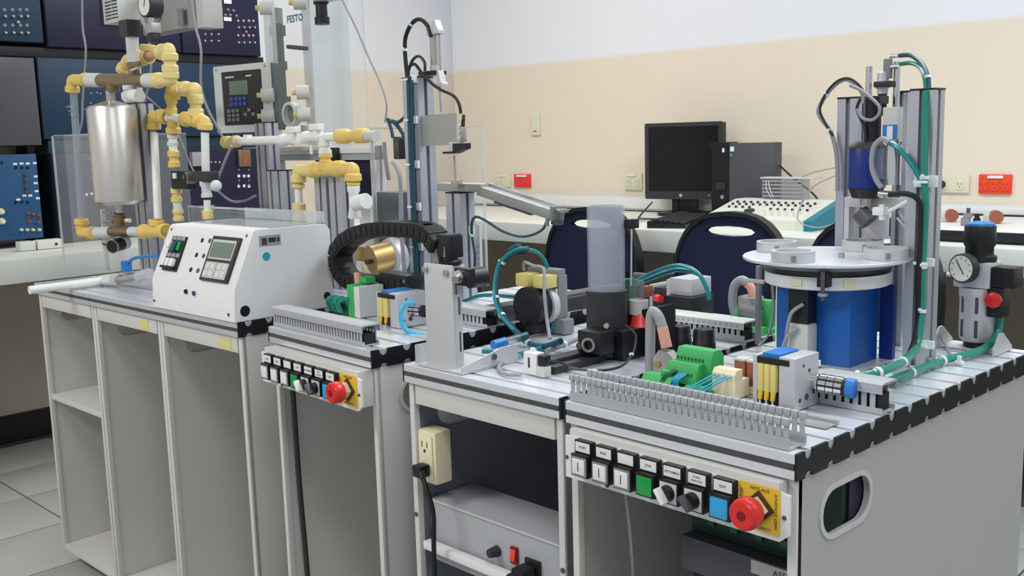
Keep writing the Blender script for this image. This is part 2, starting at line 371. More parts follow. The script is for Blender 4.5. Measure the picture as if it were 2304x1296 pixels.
T('probe_cable', 'lower grey cable from the parts case to the left aluminium column', 'cable', FR, (-1.36, .5, .08), single='cable_grey').root.tube(FR.ys([(1800, 460), (1830, 420), (1880, 395), (1900, 390)], .3), .0024, 6)
T('trainer_hose', 'thin grey lead curving over the front of the trainer side', 'cable', FR, (-1.33, .2, .05), single='cable_grey').root.tube([FR.y(1830, 420, .45), FR.y(1798, 470, .24), FR.y(1800, 500, .19), FR.y(1840, 512, .19), FR.y(1880, 502, .25)], .0024, 6)
# demonstration board at far right
t = T('demonstration_board', 'white board with a dark edge on blocks lying on the counter at far right', 'board', FR, (-.4, .3, 0))
t.p('panel', 'bright_paint').bx(-.98, .3, .11, .72, .026, .034, .001)
t.p('dark_edge', 'rack_frame').bx(-.98, .3, .10, .112, .008, .036, .001); t.p('dark_edge', 'rack_frame').bx(-.98, .3, .70, .715, .0, .04, .001)
t.p('block', 'white_paint').bx(-.9, .25, .2, .65, 0, .026)
for px in (2135, 2235):
    q = FR.y(px, 492, .42); t2 = T('wooden_roller', 'brown and grey round roller on the white board, ' + ('left one behind the tall column' if px < 2200 else 'right one behind the black regulator knob'), 'roller', FR, (q.x, .42, .034))
    t2.p('drum', 'brown_relay').cyl((q.x+.018, .40, .056), (q.x-.002, .44, .056), .021); t2.p('cradle', 'light_grey_plastic').bx(q.x-.03, q.x+.008, .41, .45, .0345, .066, .003)
q = FR.y(2172, 500, .3); t2 = T('bench_clamp', 'small grey clamp with a knob on the white board left of the black regulator knob', 'clamp', FR, (q.x, .3, .034))
t2.p('post', 'mid_grey_plastic').bx(q.x-.012, q.x+.014, .29, .31, .035, .06, .002).bx(q.x-.004, q.x+.02, .29, .31, .06, .075, .002); t2.p('knob', 'dark_grey_metal').cyl((q.x+.008, .3, .075), (q.x+.008, .3, .092), .006)
q = FR.y(2198, 492, .4); T('bench_clamp', 'small clamp with a black knob right beside the grey clamp on the board', 'clamp', FR, (q.x, .4, .034)).p('knob', 'black_plastic').cyl((q.x, .4, .035), (q.x, .4, .05), .012).cyl((q.x, .4, .05), (q.x, .4, .066), .008)
# chairs
def chair(label, cx, hole=True, y=-.16):
    t = T('stacking_chair', label, 'chair', FR, (cx, y-.05, -H), yaw=.12, group='blue chairs along the counter', local=True)
    # upholstered back faces +y side toward the counter; local z from floor
    def out(s, n=20): return [(.205*s*math.copysign(abs(math.cos(a))**.75, math.cos(a)), .675+.255*s*math.copysign(abs(math.sin(a))**.85, math.sin(a))) for a in [2*PI*k/n for k in range(n)]]
    hl = [(.09*math.cos(a), .865+.018*math.sin(a)) for a in [2*PI*k/12 for k in range(12)]]
    b = t.p('backrest', 'navy_fabric'); b.prism(out(.95, 32), 'y', -.02, .012, [hl] if hole else [])
    t.p('back_rim', 'black_plastic').prism(out(1.0, 32), 'y', -.028, .02, [out(.945, 32)])
    t.p('seat', 'navy_fabric').prism(rrect(-.21, .21, -.02, .42, .06), 'z', .43, .48)
    for sx in (-1, 1):
        t.p('leg', 'black_plastic').tube([(sx*.17, -.02, .5), (sx*.19, -.06, .25), (sx*.2, -.1, .012)], .011, 8); t.p('leg', 'black_plastic').tube([(sx*.18, .34, .44), (sx*.19, .38, .2), (sx*.2, .41, .012)], .011, 8)
        t.p('back_frame', 'black_plastic').tube([(sx*.16, -.02, .44), (sx*.17, -.035, .55), (sx*.15, -.03, .7)], .011, 8)
    return t
chair('blue fabric chair with black rim behind the clear magazine tube', -1.925)
chair('blue fabric chair with an oval hand hole below the electronics trainer', -1.335)
chair('blue fabric chair mostly hidden behind the left aluminium column and round table', -.855)
# ---------------------------------------------------------------- trolleys with grooved aluminium work plates
def plate_section(d=.7, t=.03):
    p = [(0, -t), (0, -.0195), (.009, -.0195), (.009, -.0115), (0, -.0115), (0, -.001), (.001, 0)]
    k = .025
    while k < d:
        p += [(k-.004, 0), (k-.004, -.003), (k-.008, -.003), (k-.008, -.010), (k+.008, -.010), (k+.008, -.003), (k+.004, -.003), (k+.004, 0)]; k += .05
    return p+[(d, 0), (d, -t)]
def cap_section(d=.7, t=.031):
    p = [(0, -t), (0, .0004)]; k = .025
    while k < d:
        p += [(k+9e-3*math.cos(a), .0004-11e-3*math.sin(a)) for a in [PI-PI*i/6 for i in range(7)]]; k += .05
    p += [(d, .0004), (d, -t)]; k = d-.025
    while k > 0:
        p += [(k+8e-3*math.cos(a), -t+7e-3*math.sin(a)) for a in [PI*i/6 for i in range(7)]]; k -= .05
    return p
def work_plate(t, x0, x1, caps=(1, 1)):
    w = t.p('profile_plate', 'plate_aluminium'); w.prism(plate_section(), 'x', x0, x1)
    w.p('groove_shade', 'dark_slot').prism([(.0002, -.0194), (.0088, -.0194), (.0088, -.0116), (.0002, -.0116)], 'x', x0+.001, x1-.001)  # dark strip filling the open front groove, standing in for its shade
    for on, x, d in ((caps[0], x0, -.0035), (caps[1], x1, .0035)):
        if on:
            w.p('end_cap', 'black_plastic').prism(cap_section(), 'x', x, x+d)
            w.p('profile_end', 'cast_aluminium').bx(x, x+d*.35, .003, .697, -.029, -.0005)
SH = [(.06+.059*0, 0)]
def slot_hole(y0=.061, y1=.179, z0=-.121, z1=-.061, r=.0295): return [(p[0], p[1]) for p in rrect(y0, y1, z0, z1, r, 5)]
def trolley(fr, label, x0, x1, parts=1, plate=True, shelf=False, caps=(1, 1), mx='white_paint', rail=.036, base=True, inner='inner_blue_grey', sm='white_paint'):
    t = T('mobile_trolley', label, 'trolley', fr, ((x0+x1)/2, .35, -H))
    if plate: work_plate(t, x0, x1, caps)
    w = (x1-x0)/parts
    for i in range(parts):
        a, b = x0+i*w+.0012, x0+(i+1)*w-.0012
        for x, xx in ((a, a+.008), (b, b-.008)):
            s = t.p('side_panel', sm); s.prism([(.012, -.78), (.69, -.78), (.69, -.031), (.012, -.031)], 'x', x, xx, [slot_hole()])
            e = 1 if x > xx else -1
            s.p('handle_rim', 'light_grey_plastic').prism(slot_hole(.057, .183, -.125, -.057, .0335), 'x', x, x+.002*e, [slot_hole(.063, .177, -.119, -.063, .0275)])
            t.p('front_post', mx).bx(x, x+(.0115 if x < xx else -.0115), .008, .02, -.775, -.031, .001)
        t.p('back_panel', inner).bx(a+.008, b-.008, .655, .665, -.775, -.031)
        t.p('top_rail', mx).bx(a+.016, b-.016, .008, .02, -.031-rail, -.031, .001)
        t.p('base_shelf', mx).bx(a+.0085, b-.0085, .009, .654, -.778, -.762, .001)
        if shelf: t.p('shelf', mx).bx(a+.0085, b-.0085, .012, .654, -.332, -.318, .001)
        for cx in (a+.05, b-.05):
            for cy in (.07, .62):
                c = t.p('castor', 'rubber'); c.cyl((cx-.01, cy, -H+.0225), (cx+.01, cy, -H+.0225), .0215, n=14)
                c.p('fork', 'zinc').bx(cx-.014, cx+.014, cy-.02, cy+.02, -.7835, -.7785); c.p('fork_arm', 'zinc').bx(cx-.015, cx-.0115, cy-.012, cy+.012, -H+.015, -.7835).bx(cx+.0115, cx+.015, cy-.012, cy+.012, -H+.015, -.7835)
    return t
tD = trolley(FD, 'white steel trolley at front right carrying the rotating silver disc', -.35, 0, sm='shaded_white_paint')
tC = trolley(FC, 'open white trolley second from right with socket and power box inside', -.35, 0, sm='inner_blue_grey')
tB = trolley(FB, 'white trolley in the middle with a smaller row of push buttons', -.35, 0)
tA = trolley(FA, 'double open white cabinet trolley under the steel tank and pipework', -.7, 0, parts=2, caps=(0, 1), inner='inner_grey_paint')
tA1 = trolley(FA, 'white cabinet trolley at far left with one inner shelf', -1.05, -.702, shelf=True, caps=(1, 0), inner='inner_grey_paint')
for x in (-.065, -.43): tA.p('tape_patch', 'tape_yellow').bx(x-.02, x+.022, .0068, .0079, -.064, -.040)
for z, x in ((-.262, -.343), (-.262, -.006)): tC.p('rivet', 'dark_grey_metal').cyl((x+.0, .0095, z), (x, .006, z), .004, n=10)
# ---------------------------------------------------------------- control consoles
def console(fr, label, dx, y0, small=False):
    t = T('control_console', label, 'control panel', fr, (-.17+dx, y0, -.07))
    x0, x1 = -.338+dx, .003+dx
    t.p('face_plate', 'bright_paint').prism([(x0, -.042), (x1-.012, -.042), (x1, -.044), (x1, -.090), (x1-.012, -.1), (x0, -.1)], 'y', y0, y0-.004)
    t.p('housing', 'white_paint').bx(x0+.004, x1-.016, y0+.0005, max(.007, y0+.02) if y0 > -.03 else .0075, -.097, -.0335, .001)
    lab = ['START', 'RESET', '', 'STOP', 'AUTO/MAN', 'STAND.\nSELECTION', 'QUIT']; but = ['w', 'w', 'w', 'g', 'k', 's', 'b']
    Y = y0-.004
    for i in range(7):
        cx = x0+.0405+.0366*i; h = t.p('label_holder', 'black_plastic'); h.bx(cx-.0145, cx+.0145, Y-.0095, Y, -.0575, -.0405, .0008)
        c = h.p('label_card', 'paper'); c.bx(cx-.0125, cx+.0125, Y-.0101, Y-.0094, -.0555, -.0425)
        if lab[i]:
            for q, l in enumerate(lab[i].split('\n')):
                n = len(lab[i].split('\n')); c.p('lettering', 'ink').text(l, (cx, Y-.0104, -.049+(.0024-.0048*q if n > 1 else 0)), (1, 0, 0), (0, 0, 1), .0042 if n == 1 else .0032, bold=.01)
        s = t.p('button_housing' if i not in (4, 5) else 'switch_housing', 'black_plastic'); s.bx(cx-.0145, cx+.0145, Y-.017, Y, -.0875, -.0575, .0008)
        yb = Y-.017
        if but[i] == 'w':
            s.p('frame_ring', 'mid_grey_plastic').prism(rrect(cx-.013, cx+.013, -.086, -.060, .002), 'y', yb, yb-.0012, [rrect(cx-.011, cx+.011, -.084, -.062, .002)])
            b = s.p('push_button', 'paper'); b.bx(cx-.0105, cx+.0105, yb-.0024, yb, -.0835, -.0625, .0009)
            if not small: b.p('marking', 'ink').bx(cx-.0006, cx+.0006, yb-.0028, yb-.0023, -.079, -.067)
        elif but[i] == 'g': s.p('push_button', 'lens_green', 'green push button').bx(cx-.0118, cx+.0118, yb-.002, yb, -.085, -.0612, .0009)
        elif but[i] == 'b': s.p('push_button', 'lens_blue', 'light blue push button').bx(cx-.012, cx+.012, yb-.002, yb, -.085, -.061, .002)
        else:
            s.p('dial_plate', 'light_grey_plastic').bx(cx-.0125, cx+.0125, yb-.0012, yb, -.0855, -.0605, .0005)
            k = s.p('knob_base', 'black_plastic'); k.cyl((cx, yb, -.073), (cx, yb-.009, -.073), .0105, .0095, 20)
            R = M.Rotation(-.62 if but[i] == 'k' else -.75, 3, 'Y')
            k.p('knob_grip', 'pvc_white' if but[i] == 'k' else 'dark_grey_metal', 'white knob grip' if but[i] == 'k' else None).box((cx-.001, yb-.013, -.0735), (.0062, .012, .021), R, .0018)
    cx = x0+.303; cz = -.066
    pl = t.p('warning_plate', 'yellow_plate'); pl.prism(rrect(cx-.027, cx+.027, -.0935, -.0395, .002), 'y', Y, Y-.0012)
    tx = pl.p('lettering', 'plate_ink')
    tx.text('NOT-AUS', (cx+.001, Y-.0015, -.0445), (1, 0, 0), (0, 0, 1), .0058, bold=.012)
    if not small: tx.text('ARRÊT D\'URGENCE', (cx+.0222, Y-.0015, cz), (0, 0, 1), (-1, 0, 0), .0048, bold=.012)
    tx.text('EMERGENCY', (cx+.001, Y-.0015, -.0895), (1, 0, 0), (0, 0, 1), .0052, bold=.012)
    tx.text('STOP', (cx-.0225, Y-.0015, cz+.012), (0, 0, 1), (-1, 0, 0), .0052, bold=.012)
    e = t.p('emergency_stop', 'cream_plastic', 'cream body of the emergency stop'); R = M.Rotation(PI/4, 3, 'Y')
    e.box((cx, Y-.008, cz), (.021, .012, .021), R, .002)
    e.p('shroud', 'shroud_brown').prism([(cx-.0205, cz), (cx, cz+.0205), (cx+.0205, cz), (cx, cz-.0205)], 'y', Y-.0012, Y-.0045)
    e.p('mushroom_cap', 'mushroom_red', 'red mushroom cap').lathe((cx, Y-.012, cz), (0, -1, 0), [(.008, 0), (.0165, .004), (.0185, .008), (.0185, .018), (.0175, .022), (.0155, .0245), (.006, .025)], 28)
    e.p('cap_centre', 'dark_red').cyl((cx, Y-.0365, cz), (cx, Y-.0378, cz), .0055)
    for x, z in ((x0+.0745, -.0955), (x0+.173, -.0445), (x1-.006, -.07), (x0+.003, -.072)): t.p('screw', 'dark_grey_metal').cyl((x, Y+.001, z), (x, Y-.0022, z), .003, .0022, 10)
    return t
console(FD, 'large white panel of push buttons with red emergency stop at front right', 0, -.0105)
console(FB, 'smaller white panel of push buttons with red emergency stop on the middle trolley', .0085, -.0255, True)

# ---------------------------------------------------------------- slotted wiring ducts
def duct(fr, label, x0, x1, y0, w=.038, h=.04, cover=False, pitch=.0086, zb=.013):
    t = T('wiring_duct', label, 'cable duct', fr, ((x0+x1)/2, y0+w/2, .0004)); n = int((x1-x0)/pitch)
    c = t.p('duct_base', 'duct_grey'); c.bx(x0, x1, y0, y0+w, .0006, .0022); c.bx(x0, x1, y0, y0+.0018, .0022, zb); c.bx(x0, x1, y0+w-.0018, y0+w, .0022, zb)
    if cover: c.p('duct_shade', 'rubber').bx(x0+.006, x1-.006, y0+.004, y0+w-.004, .0023, h-.012)  # dark block added to stand in for the shade between the fingers
    def fing(q):
        q.bx(-pitch*.30, pitch*.30, 0, .0018, zb, h-.004); q.bx(-pitch*.48, pitch*.48, -.0032, .0030, h-.0075, h+.0018, .0024)
    t.rep('duct_finger', 'duct_grey', fing, [TR(x0+pitch*(i+.5), y0, 0) for i in range(n)]+[TR(x0+pitch*(i+.5), y0+w, 0) @ RZ(PI) for i in range(n)])
    if cover:
        t.p('duct_cover', 'light_grey_plastic' if cover == 2 else 'duct_grey').prism([(y0-.003, h-.009), (y0-.003, h+.003), (y0, h+.005), (y0+w, h+.005), (y0+w+.003, h+.003), (y0+w+.003, h-.009), (y0+w+.0022, h-.009), (y0+w+.0022, h+.002), (y0-.0022, h+.002), (y0-.0022, h-.009)], 'x', x0-.001, x1+.001)
    return t
# ---------------------------------------------------------------- shared station modules
def column(fr, label, x0, x1, y0, y1, z1, z0=.0005, cap='black_plastic', grp=None):
    t = T('aluminium_column', label, 'column', fr, ((x0+x1)/2, (y0+y1)/2, z0), group=grp)
    def edge(a, b, n):                     # grooved edge from a to b
        a, b = V(a), V(b); d = (b-a); L = d.length; d.normalize(); nn = V((-d.y, d.x)); out = [a]
        for k in range(n):
            m = L*(k+.5)/n; out += [a+d*(m-.004), a+d*(m-.004)+nn*.003, a+d*(m-.007)+nn*.0035, a+d*(m-.007)+nn*.007, a+d*(m+.007)+nn*.007, a+d*(m+.007)+nn*.0035, a+d*(m+.004)+nn*.003, a+d*(m+.004)]
        return out
    nx = 2 if (x1-x0) > .06 else 1; ny = 2 if (y1-y0) > .06 else 1
    P = edge((x0, y0), (x1, y0), nx)+edge((x1, y0), (x1, y1), ny)+edge((x1, y1), (x0, y1), nx)+edge((x0, y1), (x0, y0), ny)
    t.p('profile', 'column_aluminium').prism([(p.x, p.y) for p in P], 'z', z0, z1)
    if cap: t.p('end_cap', cap).bx(x0-.0008, x1+.0008, y0-.0008, y1+.0008, z1, z1+.003, .0008)
    return t
def valve_unit(fr, label, x0, x1, y0, y1, z1, plugs=3, yellow=True):
    t = T('valve_terminal', label, 'valve terminal', fr, ((x0+x1)/2, (y0+y1)/2, .0005)); w = x1-x0
    t.p('side_plate', 'cast_aluminium').bx(x0, x0+.007, y0, y1, .001, z1-.002, .001)
    b = t.p('valve_body', 'cast_aluminium'); b.bx(x0+w*.62, x1, y0, y1, .001, z1, .0015)
    for y, z, r in ((y0+.012, .014, .003), (y0+.028, .016, .0045), (y0+.045, .02, .003), (y0+.02, z1-.012, .002), (y0+.034, z1-.02, .0025)): b.p('port', 'dark_slot').cyl((x1-.0005, y, z), (x1+.0006, y, z), r, n=12)
    t.p('gasket', 'black_plastic').bx(x0+.006, x1-.008, y0-.0008, y0+.004, z1-.0115, z1-.003, .0015)
    t.p('valve_block', 'black_plastic').bx(x0+.0075, x0+w*.62, y0+.008, y1-.004, .001, z1-.006)
    t.p('top_valve', 'valve_blue').bx(x0+.012, x0+w*.6, y0+.004, y1-.008, z1-.0058, z1+.002, .001)
    pw = (w*.56-.007)/plugs
    if yellow:
        for k in range(plugs):
            cx = x0+.0085+pw*(k+.5); g = t.p('plug', 'pale_yellow_plastic', 'translucent yellow plug'); g.bx(cx-pw*.45, cx+pw*.45, y0-.0035, y0+.0078, z1-.048, z1-.0118, .0012)
            g.p('sleeve', 'yellow_plate').cyl((cx, y0-.001, z1-.048), (cx, y0-.003, z1-.059), .0036, .003, 8); g.p('wire', 'pvc_white').tube([(cx, y0-.003, z1-.058), (cx+.001, y0-.005, z1-.068), (cx+.002, y0-.010, .004)], .0012, 5)
    return t
def slide_valve(fr, label, a, b, tip='valve_blue'):
    a, b = V(a), V(b); d = (b-a).normalized(); L = (b-a).length; t = T('slide_valve', label, 'valve', fr, a); u = M.Rotation(0, 3, 'X')
    t.p('connector', 'steel').cyl(a-d*.012, a, .007, .009, 14); t.p('sleeve', 'black_plastic').cyl(a, b, .0115, n=22)
    def st(q): q.box((0, 0, .0117), (L*.25, .0052, .0012))
    m = t.p('band', 'chrome'); mats = []
    q = d.to_track_quat('X', 'Z').to_matrix().to_4x4()
    for i in range(3):
        for k in range(10): mats.append(M.Translation(a+d*L*(.2+.28*i)) @ q @ RX(2*PI*k/10))
    t.rep('silver_segment', 'chrome', st, [M.Translation(-t.loc) @ x if False else x for x in mats])
    m.cyl(a-d*.001, a+d*.001, .0121, n=22)
    if tip: t.p('end_collar', tip).lathe(b, d, [(.0118, 0), (.013, .001), (.013, .011), (.010, .013)], 12)
    return t
def hose(fr, name, label, pts, r, m, ties=(), grp=None, cat='hose', n=8):
    pts = [V(p) for p in pts]; lo = min(pts, key=lambda p: p.z)
    t = T(name, label, cat, fr, lo, group=grp); t.p('tube' if cat == 'hose' else 'sheath', m).tube(pts, r, n)
    for i in ties:
        p = pts[i]; d = (pts[min(i+1, len(pts)-1)]-pts[max(i-1, 0)]).normalized(); k = t.p('cable_tie', 'tie_white'); k.cyl(p-d*.0025, p+d*.0025, r*1.25, n=10); k.box(p+V((.0, -r*1.3, r*.6)), (.004, .004, .004), None, .0005)
    return t
# ---------------------------------------------------------------- front right station (sorting table)
duct(FD, 'grey slotted wiring duct without lid along the front edge of the right trolley', -.347, -.010, .006, .036, .036, pitch=.0099)
duct(FD, 'short lidded grey wiring duct behind the striped slide valve', -.205, -.002, .207, .034, .036, cover=True, pitch=.0115, zb=.008)
t = T('mounting_rail', 'flat metal mounting rail on the table beneath the front valve terminal', 'rail', FD, (-.1, .12, .0005)); t.p('rail', 'zinc').bx(-.345, -.022, .106, .112, .001, .005).bx(-.345, -.022, .112, .132, .001, .002).bx(-.345, -.022, .132, .138, .001, .005)
# green terminal
def green_terminal(fr, label, x, y, s=1, wires=True, grp=None):
    t = T('terminal_block', label, 'terminal block', fr, (x, y, .0005))
    b = t.p('base_tray', 'terminal_green'); b.bx(x-.05*s, x+.055*s, y-.03*s, y+.035*s, .0006, .008); b.prism([(y-.055*s, .008), (y-.045*s, .021), (y-.028*s, .021), (y-.028*s, .001), (y-.052*s, .001)], 'x', x-.058*s, x-.004*s)
    b.prism([(y-.05*s, .006), (y-.042*s, .014), (y-.03*s, .014), (y-.03*s, .001), (y-.05*s, .001)], 'x', x+.018*s, x+.05*s)
    m = t.p('front_step', 'terminal_green'); m.prism([(y-.032*s, .012), (y-.032*s, .028), (y-.026*s, .04), (y-.012*s, .040), (y-.012*s, .008)], 'x', x-.025*s, x+.03*s); m.bx(x-.03*s, x-.012*s, y-.04*s, y-.03*s, .01, .028, .001)
    u = t.p('rear_step', 'terminal_green'); u.prism([(y-.012*s, .008), (y-.012*s, .046), (y-.006*s, .058), (y+.012*s, .058), (y+.02*s, .05), (y+.02*s, .008)], 'x', x-.022*s, x+.042*s)
    def hl(q): q.bx(-.0012, .0012, -.0006, .0006, -.002, .002)
    t.rep('terminal_hole', 'dark_slot', hl, [TR(x-.021*s+.006*s*i, y-.0325*s, .026) for i in range(8)]+[TR(x-.018*s+.0065*s*i, y-.0125*s, .044) for i in range(8)]+[TR(x-.026*s+.005*i, y-.0405*s, .02) for i in range(2)])
    if wires:
        for k in range(4): t.p('wire', 'cable_blue').tube([(x+.002+.004*k, y-.034*s, .028), (x-.002+.003*k, y-.045*s, .02), (x-.006+.004*k, y-.046*s, .010), (x-.004+.004*k, y-.06*s, .004)], .0012, 5)
        for k in range(3): t.p('wire', 'dark_green').tube([(x-.004-.003*k, y-.033*s, .03), (x-.012-.003*k, y-.046*s, .022), (x-.018-.003*k, y-.052*s, .006)], .0011, 5)
    return t
green_terminal(FD, 'bright green terminal block with blue wires behind the open duct at front right', -.264, .17, .93)
c = FD.y(1503, 822, .185); t = T('data_connector', 'silver metal data plug with a salmon sleeve left of the front green terminal block', 'plug', FD, (c.x, .185, .001))
t.p('metal_hood', 'steel').prism([(c.x-.022, .004), (c.x+.02, .004), (c.x+.02, .03), (c.x+.004, .043), (c.x-.012, .043), (c.x-.022, .03)], 'y', .178, .194)
t.p('thumb_screw', 'gold_metal').cyl((c.x-.014, .176, .022), (c.x-.014, .179, .022), .006, n=10)
P = FD.ys([(1500, 782), (1490, 735), (1478, 706)], .187); t.p('sleeve', 'pink_sheath', 'salmon cable sleeve').tube(P[:2], .0085, 10, 0)
t.p('cable', 'cable_grey').tube(FD.ys([(1492, 742), (1482, 712), (1470, 702), (1464, 715), (1463, 760), (1463, 830), (1468, 845)], .187), .0078, 10)
# relays
for i, px in enumerate((1617, 1642)):
    a = FD.y(px, 895, .150); t = T('relay_module', ('left' if i == 0 else 'right')+' cream relay module with blue wires between green terminals and valve terminal', 'relay', FD, (a.x, .165, .0005))
    t.p('socket', 'cream_plastic').bx(a.x-.0095, a.x+.0095, .148, .182, .001, .026, .001); t.p('terminal_head', 'cream_plastic').prism([(.148, .026), (.148, .034), (.153, .040), (.166, .040), (.166, .026)], 'x', a.x-.0092, a.x+.0092)
    t.p('wire', 'cable_blue').tube([(a.x-.004, .147, .032), (a.x-.012, .135, .026), (a.x-.03, .115, .012)], .0013, 5).tube([(a.x+.003, .147, .032), (a.x-.008, .134, .024), (a.x-.028, .118, .010)], .0013, 5)
for i, x in enumerate((-.198, -.178)):
    t = T('plug_relay', ('left' if i == 0 else 'right')+' brown relay with a pale top standing behind the cream relay modules', 'relay', FD, (x, .203, .0005))
    t.p('relay_can', 'brown_relay').bx(x-.0085, x+.0085, .187, .2058, .012, .045, .001); t.p('top_label', 'light_grey_plastic').bx(x-.009, x+.009, .186, .206, .045, .0485, .0008); t.p('socket', 'cream_plastic').bx(x-.0085, x+.0085, .187, .2058, .001, .012)
valve_unit(FD, 'grey valve terminal with three yellow plugs on the front right trolley', -.150, -.088, .146, .204, .07)
slide_valve(FD, 'striped black and silver slide valve with a blue end collar at front right', (-.082, .192, .032), (-.047, .200, .030))
t = T('push_fitting', 'dark rubber sleeve joining the green hose beside the striped slide valve', 'fitting', FD, (-.07, .235, .045)); a, b = FD.y(1826, 830, .23), FD.y(1872, 838, .245)
t.p('sleeve', 'dark_grey_metal').cyl(a, b, .0075, n=14); t.p('nipple', 'tie_white').cyl(a+V((.01, 0, .006)), a+V((.01, 0, .013)), .003, n=8)
hose(FD, 'air_hose', 'green air hose from the dark sleeve to the foot of the tall right column', [FD.y(1870, 838, .246), FD.y(1930, 846, .25), FD.y(1975, 838, .27), FD.y(2030, 815, .34), FD.y(2062, 785, .43)], .006, 'hose_green', ties=(1, 2, 3))
hose(FD, 'air_hose', 'green air hose along the table grooves right of the tall column', [FD.z(1990, 862, .008), FD.z(2050, 838, .008), FD.z(2120, 812, .008), FD.z(2200, 790, .01), FD.y(2235, 768, .66), FD.y(2248, 735, .68), FD.y(2250, 695, .68)], .006, 'hose_green', ties=(1, 2))
hose(FD, 'cable_bundle', 'vertical bundle of green and black hoses strapped to the tall right column', [FD.y(2083, 205, .478), FD.y(2081, 300, .47), FD.y(2080, 400, .462), FD.y(2082, 470, .462), FD.y(2076, 600, .462), FD.y(2074, 700, .462), FD.y(2062, 780, .445), FD.y(2030, 815, .40)], .0052, 'hose_green', ties=(2, 4, 5))
hose(FD, 'air_hose', 'black cable running beside the green hoses down the tall right column', [FD.y(2000, 438, .44), FD.y(2040, 436, .44), FD.y(2068, 455, .45), FD.y(2071, 520, .456), FD.y(2066, 640, .456), FD.y(2064, 740, .456), FD.y(2045, 800, .42)], .004, 'rubber', cat='cable')
col = column(FD, 'tallest aluminium column with hoses strapped to it at the right', -.106, -.071, .478, .514, .407)
column(FD, 'aluminium column with a black cap left of the blue drill bottle', -.279, -.242, .585, .617, .404)
column(FD, 'aluminium column between the drill and the tallest column', -.194, -.172, .61, .64, .41)
for py in (408, 590, 775):
    q = FD.y(2083, py, .474); c = T('cable_clip', {408: 'large white cable clip on the tallest column beside the drill', 590: 'white cable clip on the tallest column at disc height', 775: 'white cable clip at the foot of the tallest column'}[py], 'clip', FD, (q.x, .474, q.z)); k = 1.4 if py == 408 else 1
    c.p('base', 'tie_white').bx(q.x-.012*k, q.x+.012*k, .4725, .4775, q.z-.006*k, q.z+.006*k, .001); c.p('strap', 'tie_white').bx(q.x-.010, q.x+.010, .455, .458, q.z-.002, q.z+.002)
for k, (px, py) in enumerate(((2003, 846), (1992, 868), (2052, 838), (2090, 820), (2158, 815), (1935, 852))):
    q = FD.z(px, py, .004); c = T('cable_clip', 'small white cable clip on the grooved table, '+['where green hose meets lidded duct', 'at the tip of the lidded duct end', 'left of the foot of the tallest column', 'right of the foot of the tallest column', 'halfway between tallest column and air filter', 'under the green hose beside the striped valve'][k], 'clip', FD, (q.x, q.y, .0005), group='small white clips on the right table'); c.p('base', 'tie_white').bx(q.x-.006, q.x+.006, q.y-.005, q.y+.005, .0008, .006, .001); c.p('strap', 'tie_white').bx(q.x-.003, q.x+.003, q.y-.002, q.y+.002, .006, .014, .0008)
# indexing table
CX, CY, ZD = -.2135, .440, .165; RD = .1245
t = T('rotary_disc_station', 'round silver indexing disc on a blue housing on the front right trolley', 'rotary table', FD, (CX, CY, .0005))
d = t.p('disc', 'plate_aluminium'); d.lathe((CX, CY, ZD-.005), (0, 0, 1), [(RD-.001, 0), (RD, .001), (RD, .004), (RD-.001, .005)], 64)
for k in range(4):
    a = math.radians((-91, 6, 82, 175)[k]); x, y = CX+.0915*math.cos(a), CY+.0915*math.sin(a)
    c = t.p('workpiece_cup', 'matte_silver'); c.ring((x, y, ZD+.0003), (0, 0, 1), .0315, .0265, .0155, 32)
    for da in (0, 2.2): c.p('slot', 'mid_grey_plastic').box((x+.0313*math.cos(-1.0+da), y+.0313*math.sin(-1.0+da), ZD+.0065), (.002, .007, .009), M.Rotation(-1.0+da, 3, 'Z'))
for (px, py) in ((1893, 580), (1942, 562)):
    q = FD.z(px, py, ZD); t.p('sensor_pin', 'zinc').box((q.x, q.y, ZD+.004), (.007, .006, .008))
g = t.p('hub_ring', 'mid_grey_plastic'); g.lathe((CX, CY, ZD-.013), (0, 0, 1), [(.1, 0), (.1, .007)], 40)
g = t.p('drive_belt', 'black_plastic'); g.lathe((CX, CY, ZD-.021), (0, 0, 1), [(.094, 0), (.096, .004), (.098, .0075)], 40)
g = t.p('support_ring', 'bright_paint'); g.lathe((CX+.003, CY, ZD-.042), (0, 0, 1), [(.090, 0), (.0935, .002), (.0935, .0195), (.088, .0195), (.088, .002), (.05, .002), (.05, 0), (.09, 0)], 44, False)
for px, da in ((1795, 0), (1890, 1)):
    q = FD.y(px, 633, CY-.09); dx = max(-.09, min(.09, q.x-CX-.003)); an = -math.acos(dx/.0936); g.p('label_sticker', 'cream_plastic').box((CX+.003+.0939*math.cos(an), CY+.0939*math.sin(an), ZD-.031), (.0008, .017, .0115), M.Rotation(an, 3, 'Z'))
q = FD.y(1853, 620, CY-.095); g.p('sensor_bracket', 'black_plastic').bx(q.x-.008, q.x+.008, CY-.1, CY-.085, ZD-.034, ZD-.012, .001); g.p('sensor', 'dark_grey_metal').cyl((q.x+.003, CY-.102, ZD-.052), (q.x+.003, CY-.102, ZD-.010), .0032, n=10); g.p('nut', 'zinc').cyl((q.x+.003, CY-.102, ZD-.046), (q.x+.003, CY-.102, ZD-.042), .007, n=6)
h = t.p('blue_housing', 'blue_panel', 'glossy blue housing panels')
h.bx(-.272, -.150, .400, .402, .004, .122); h.bx(-.152, -.150, .402, .485, .004, .122); h.bx(-.272, -.27, .402, .485, .004, .122)
h.p('white_edge', 'bright_paint').bx(-.2745, -.2723, .3985, .402, .003, .122)
t.p('base_plate', 'cast_aluminium').bx(-.29, -.13, .385, .50, .0008, .0038)
t.p('rear_housing', 'deep_blue').bx(-.149, -.128, .49, .50, .004, .12)
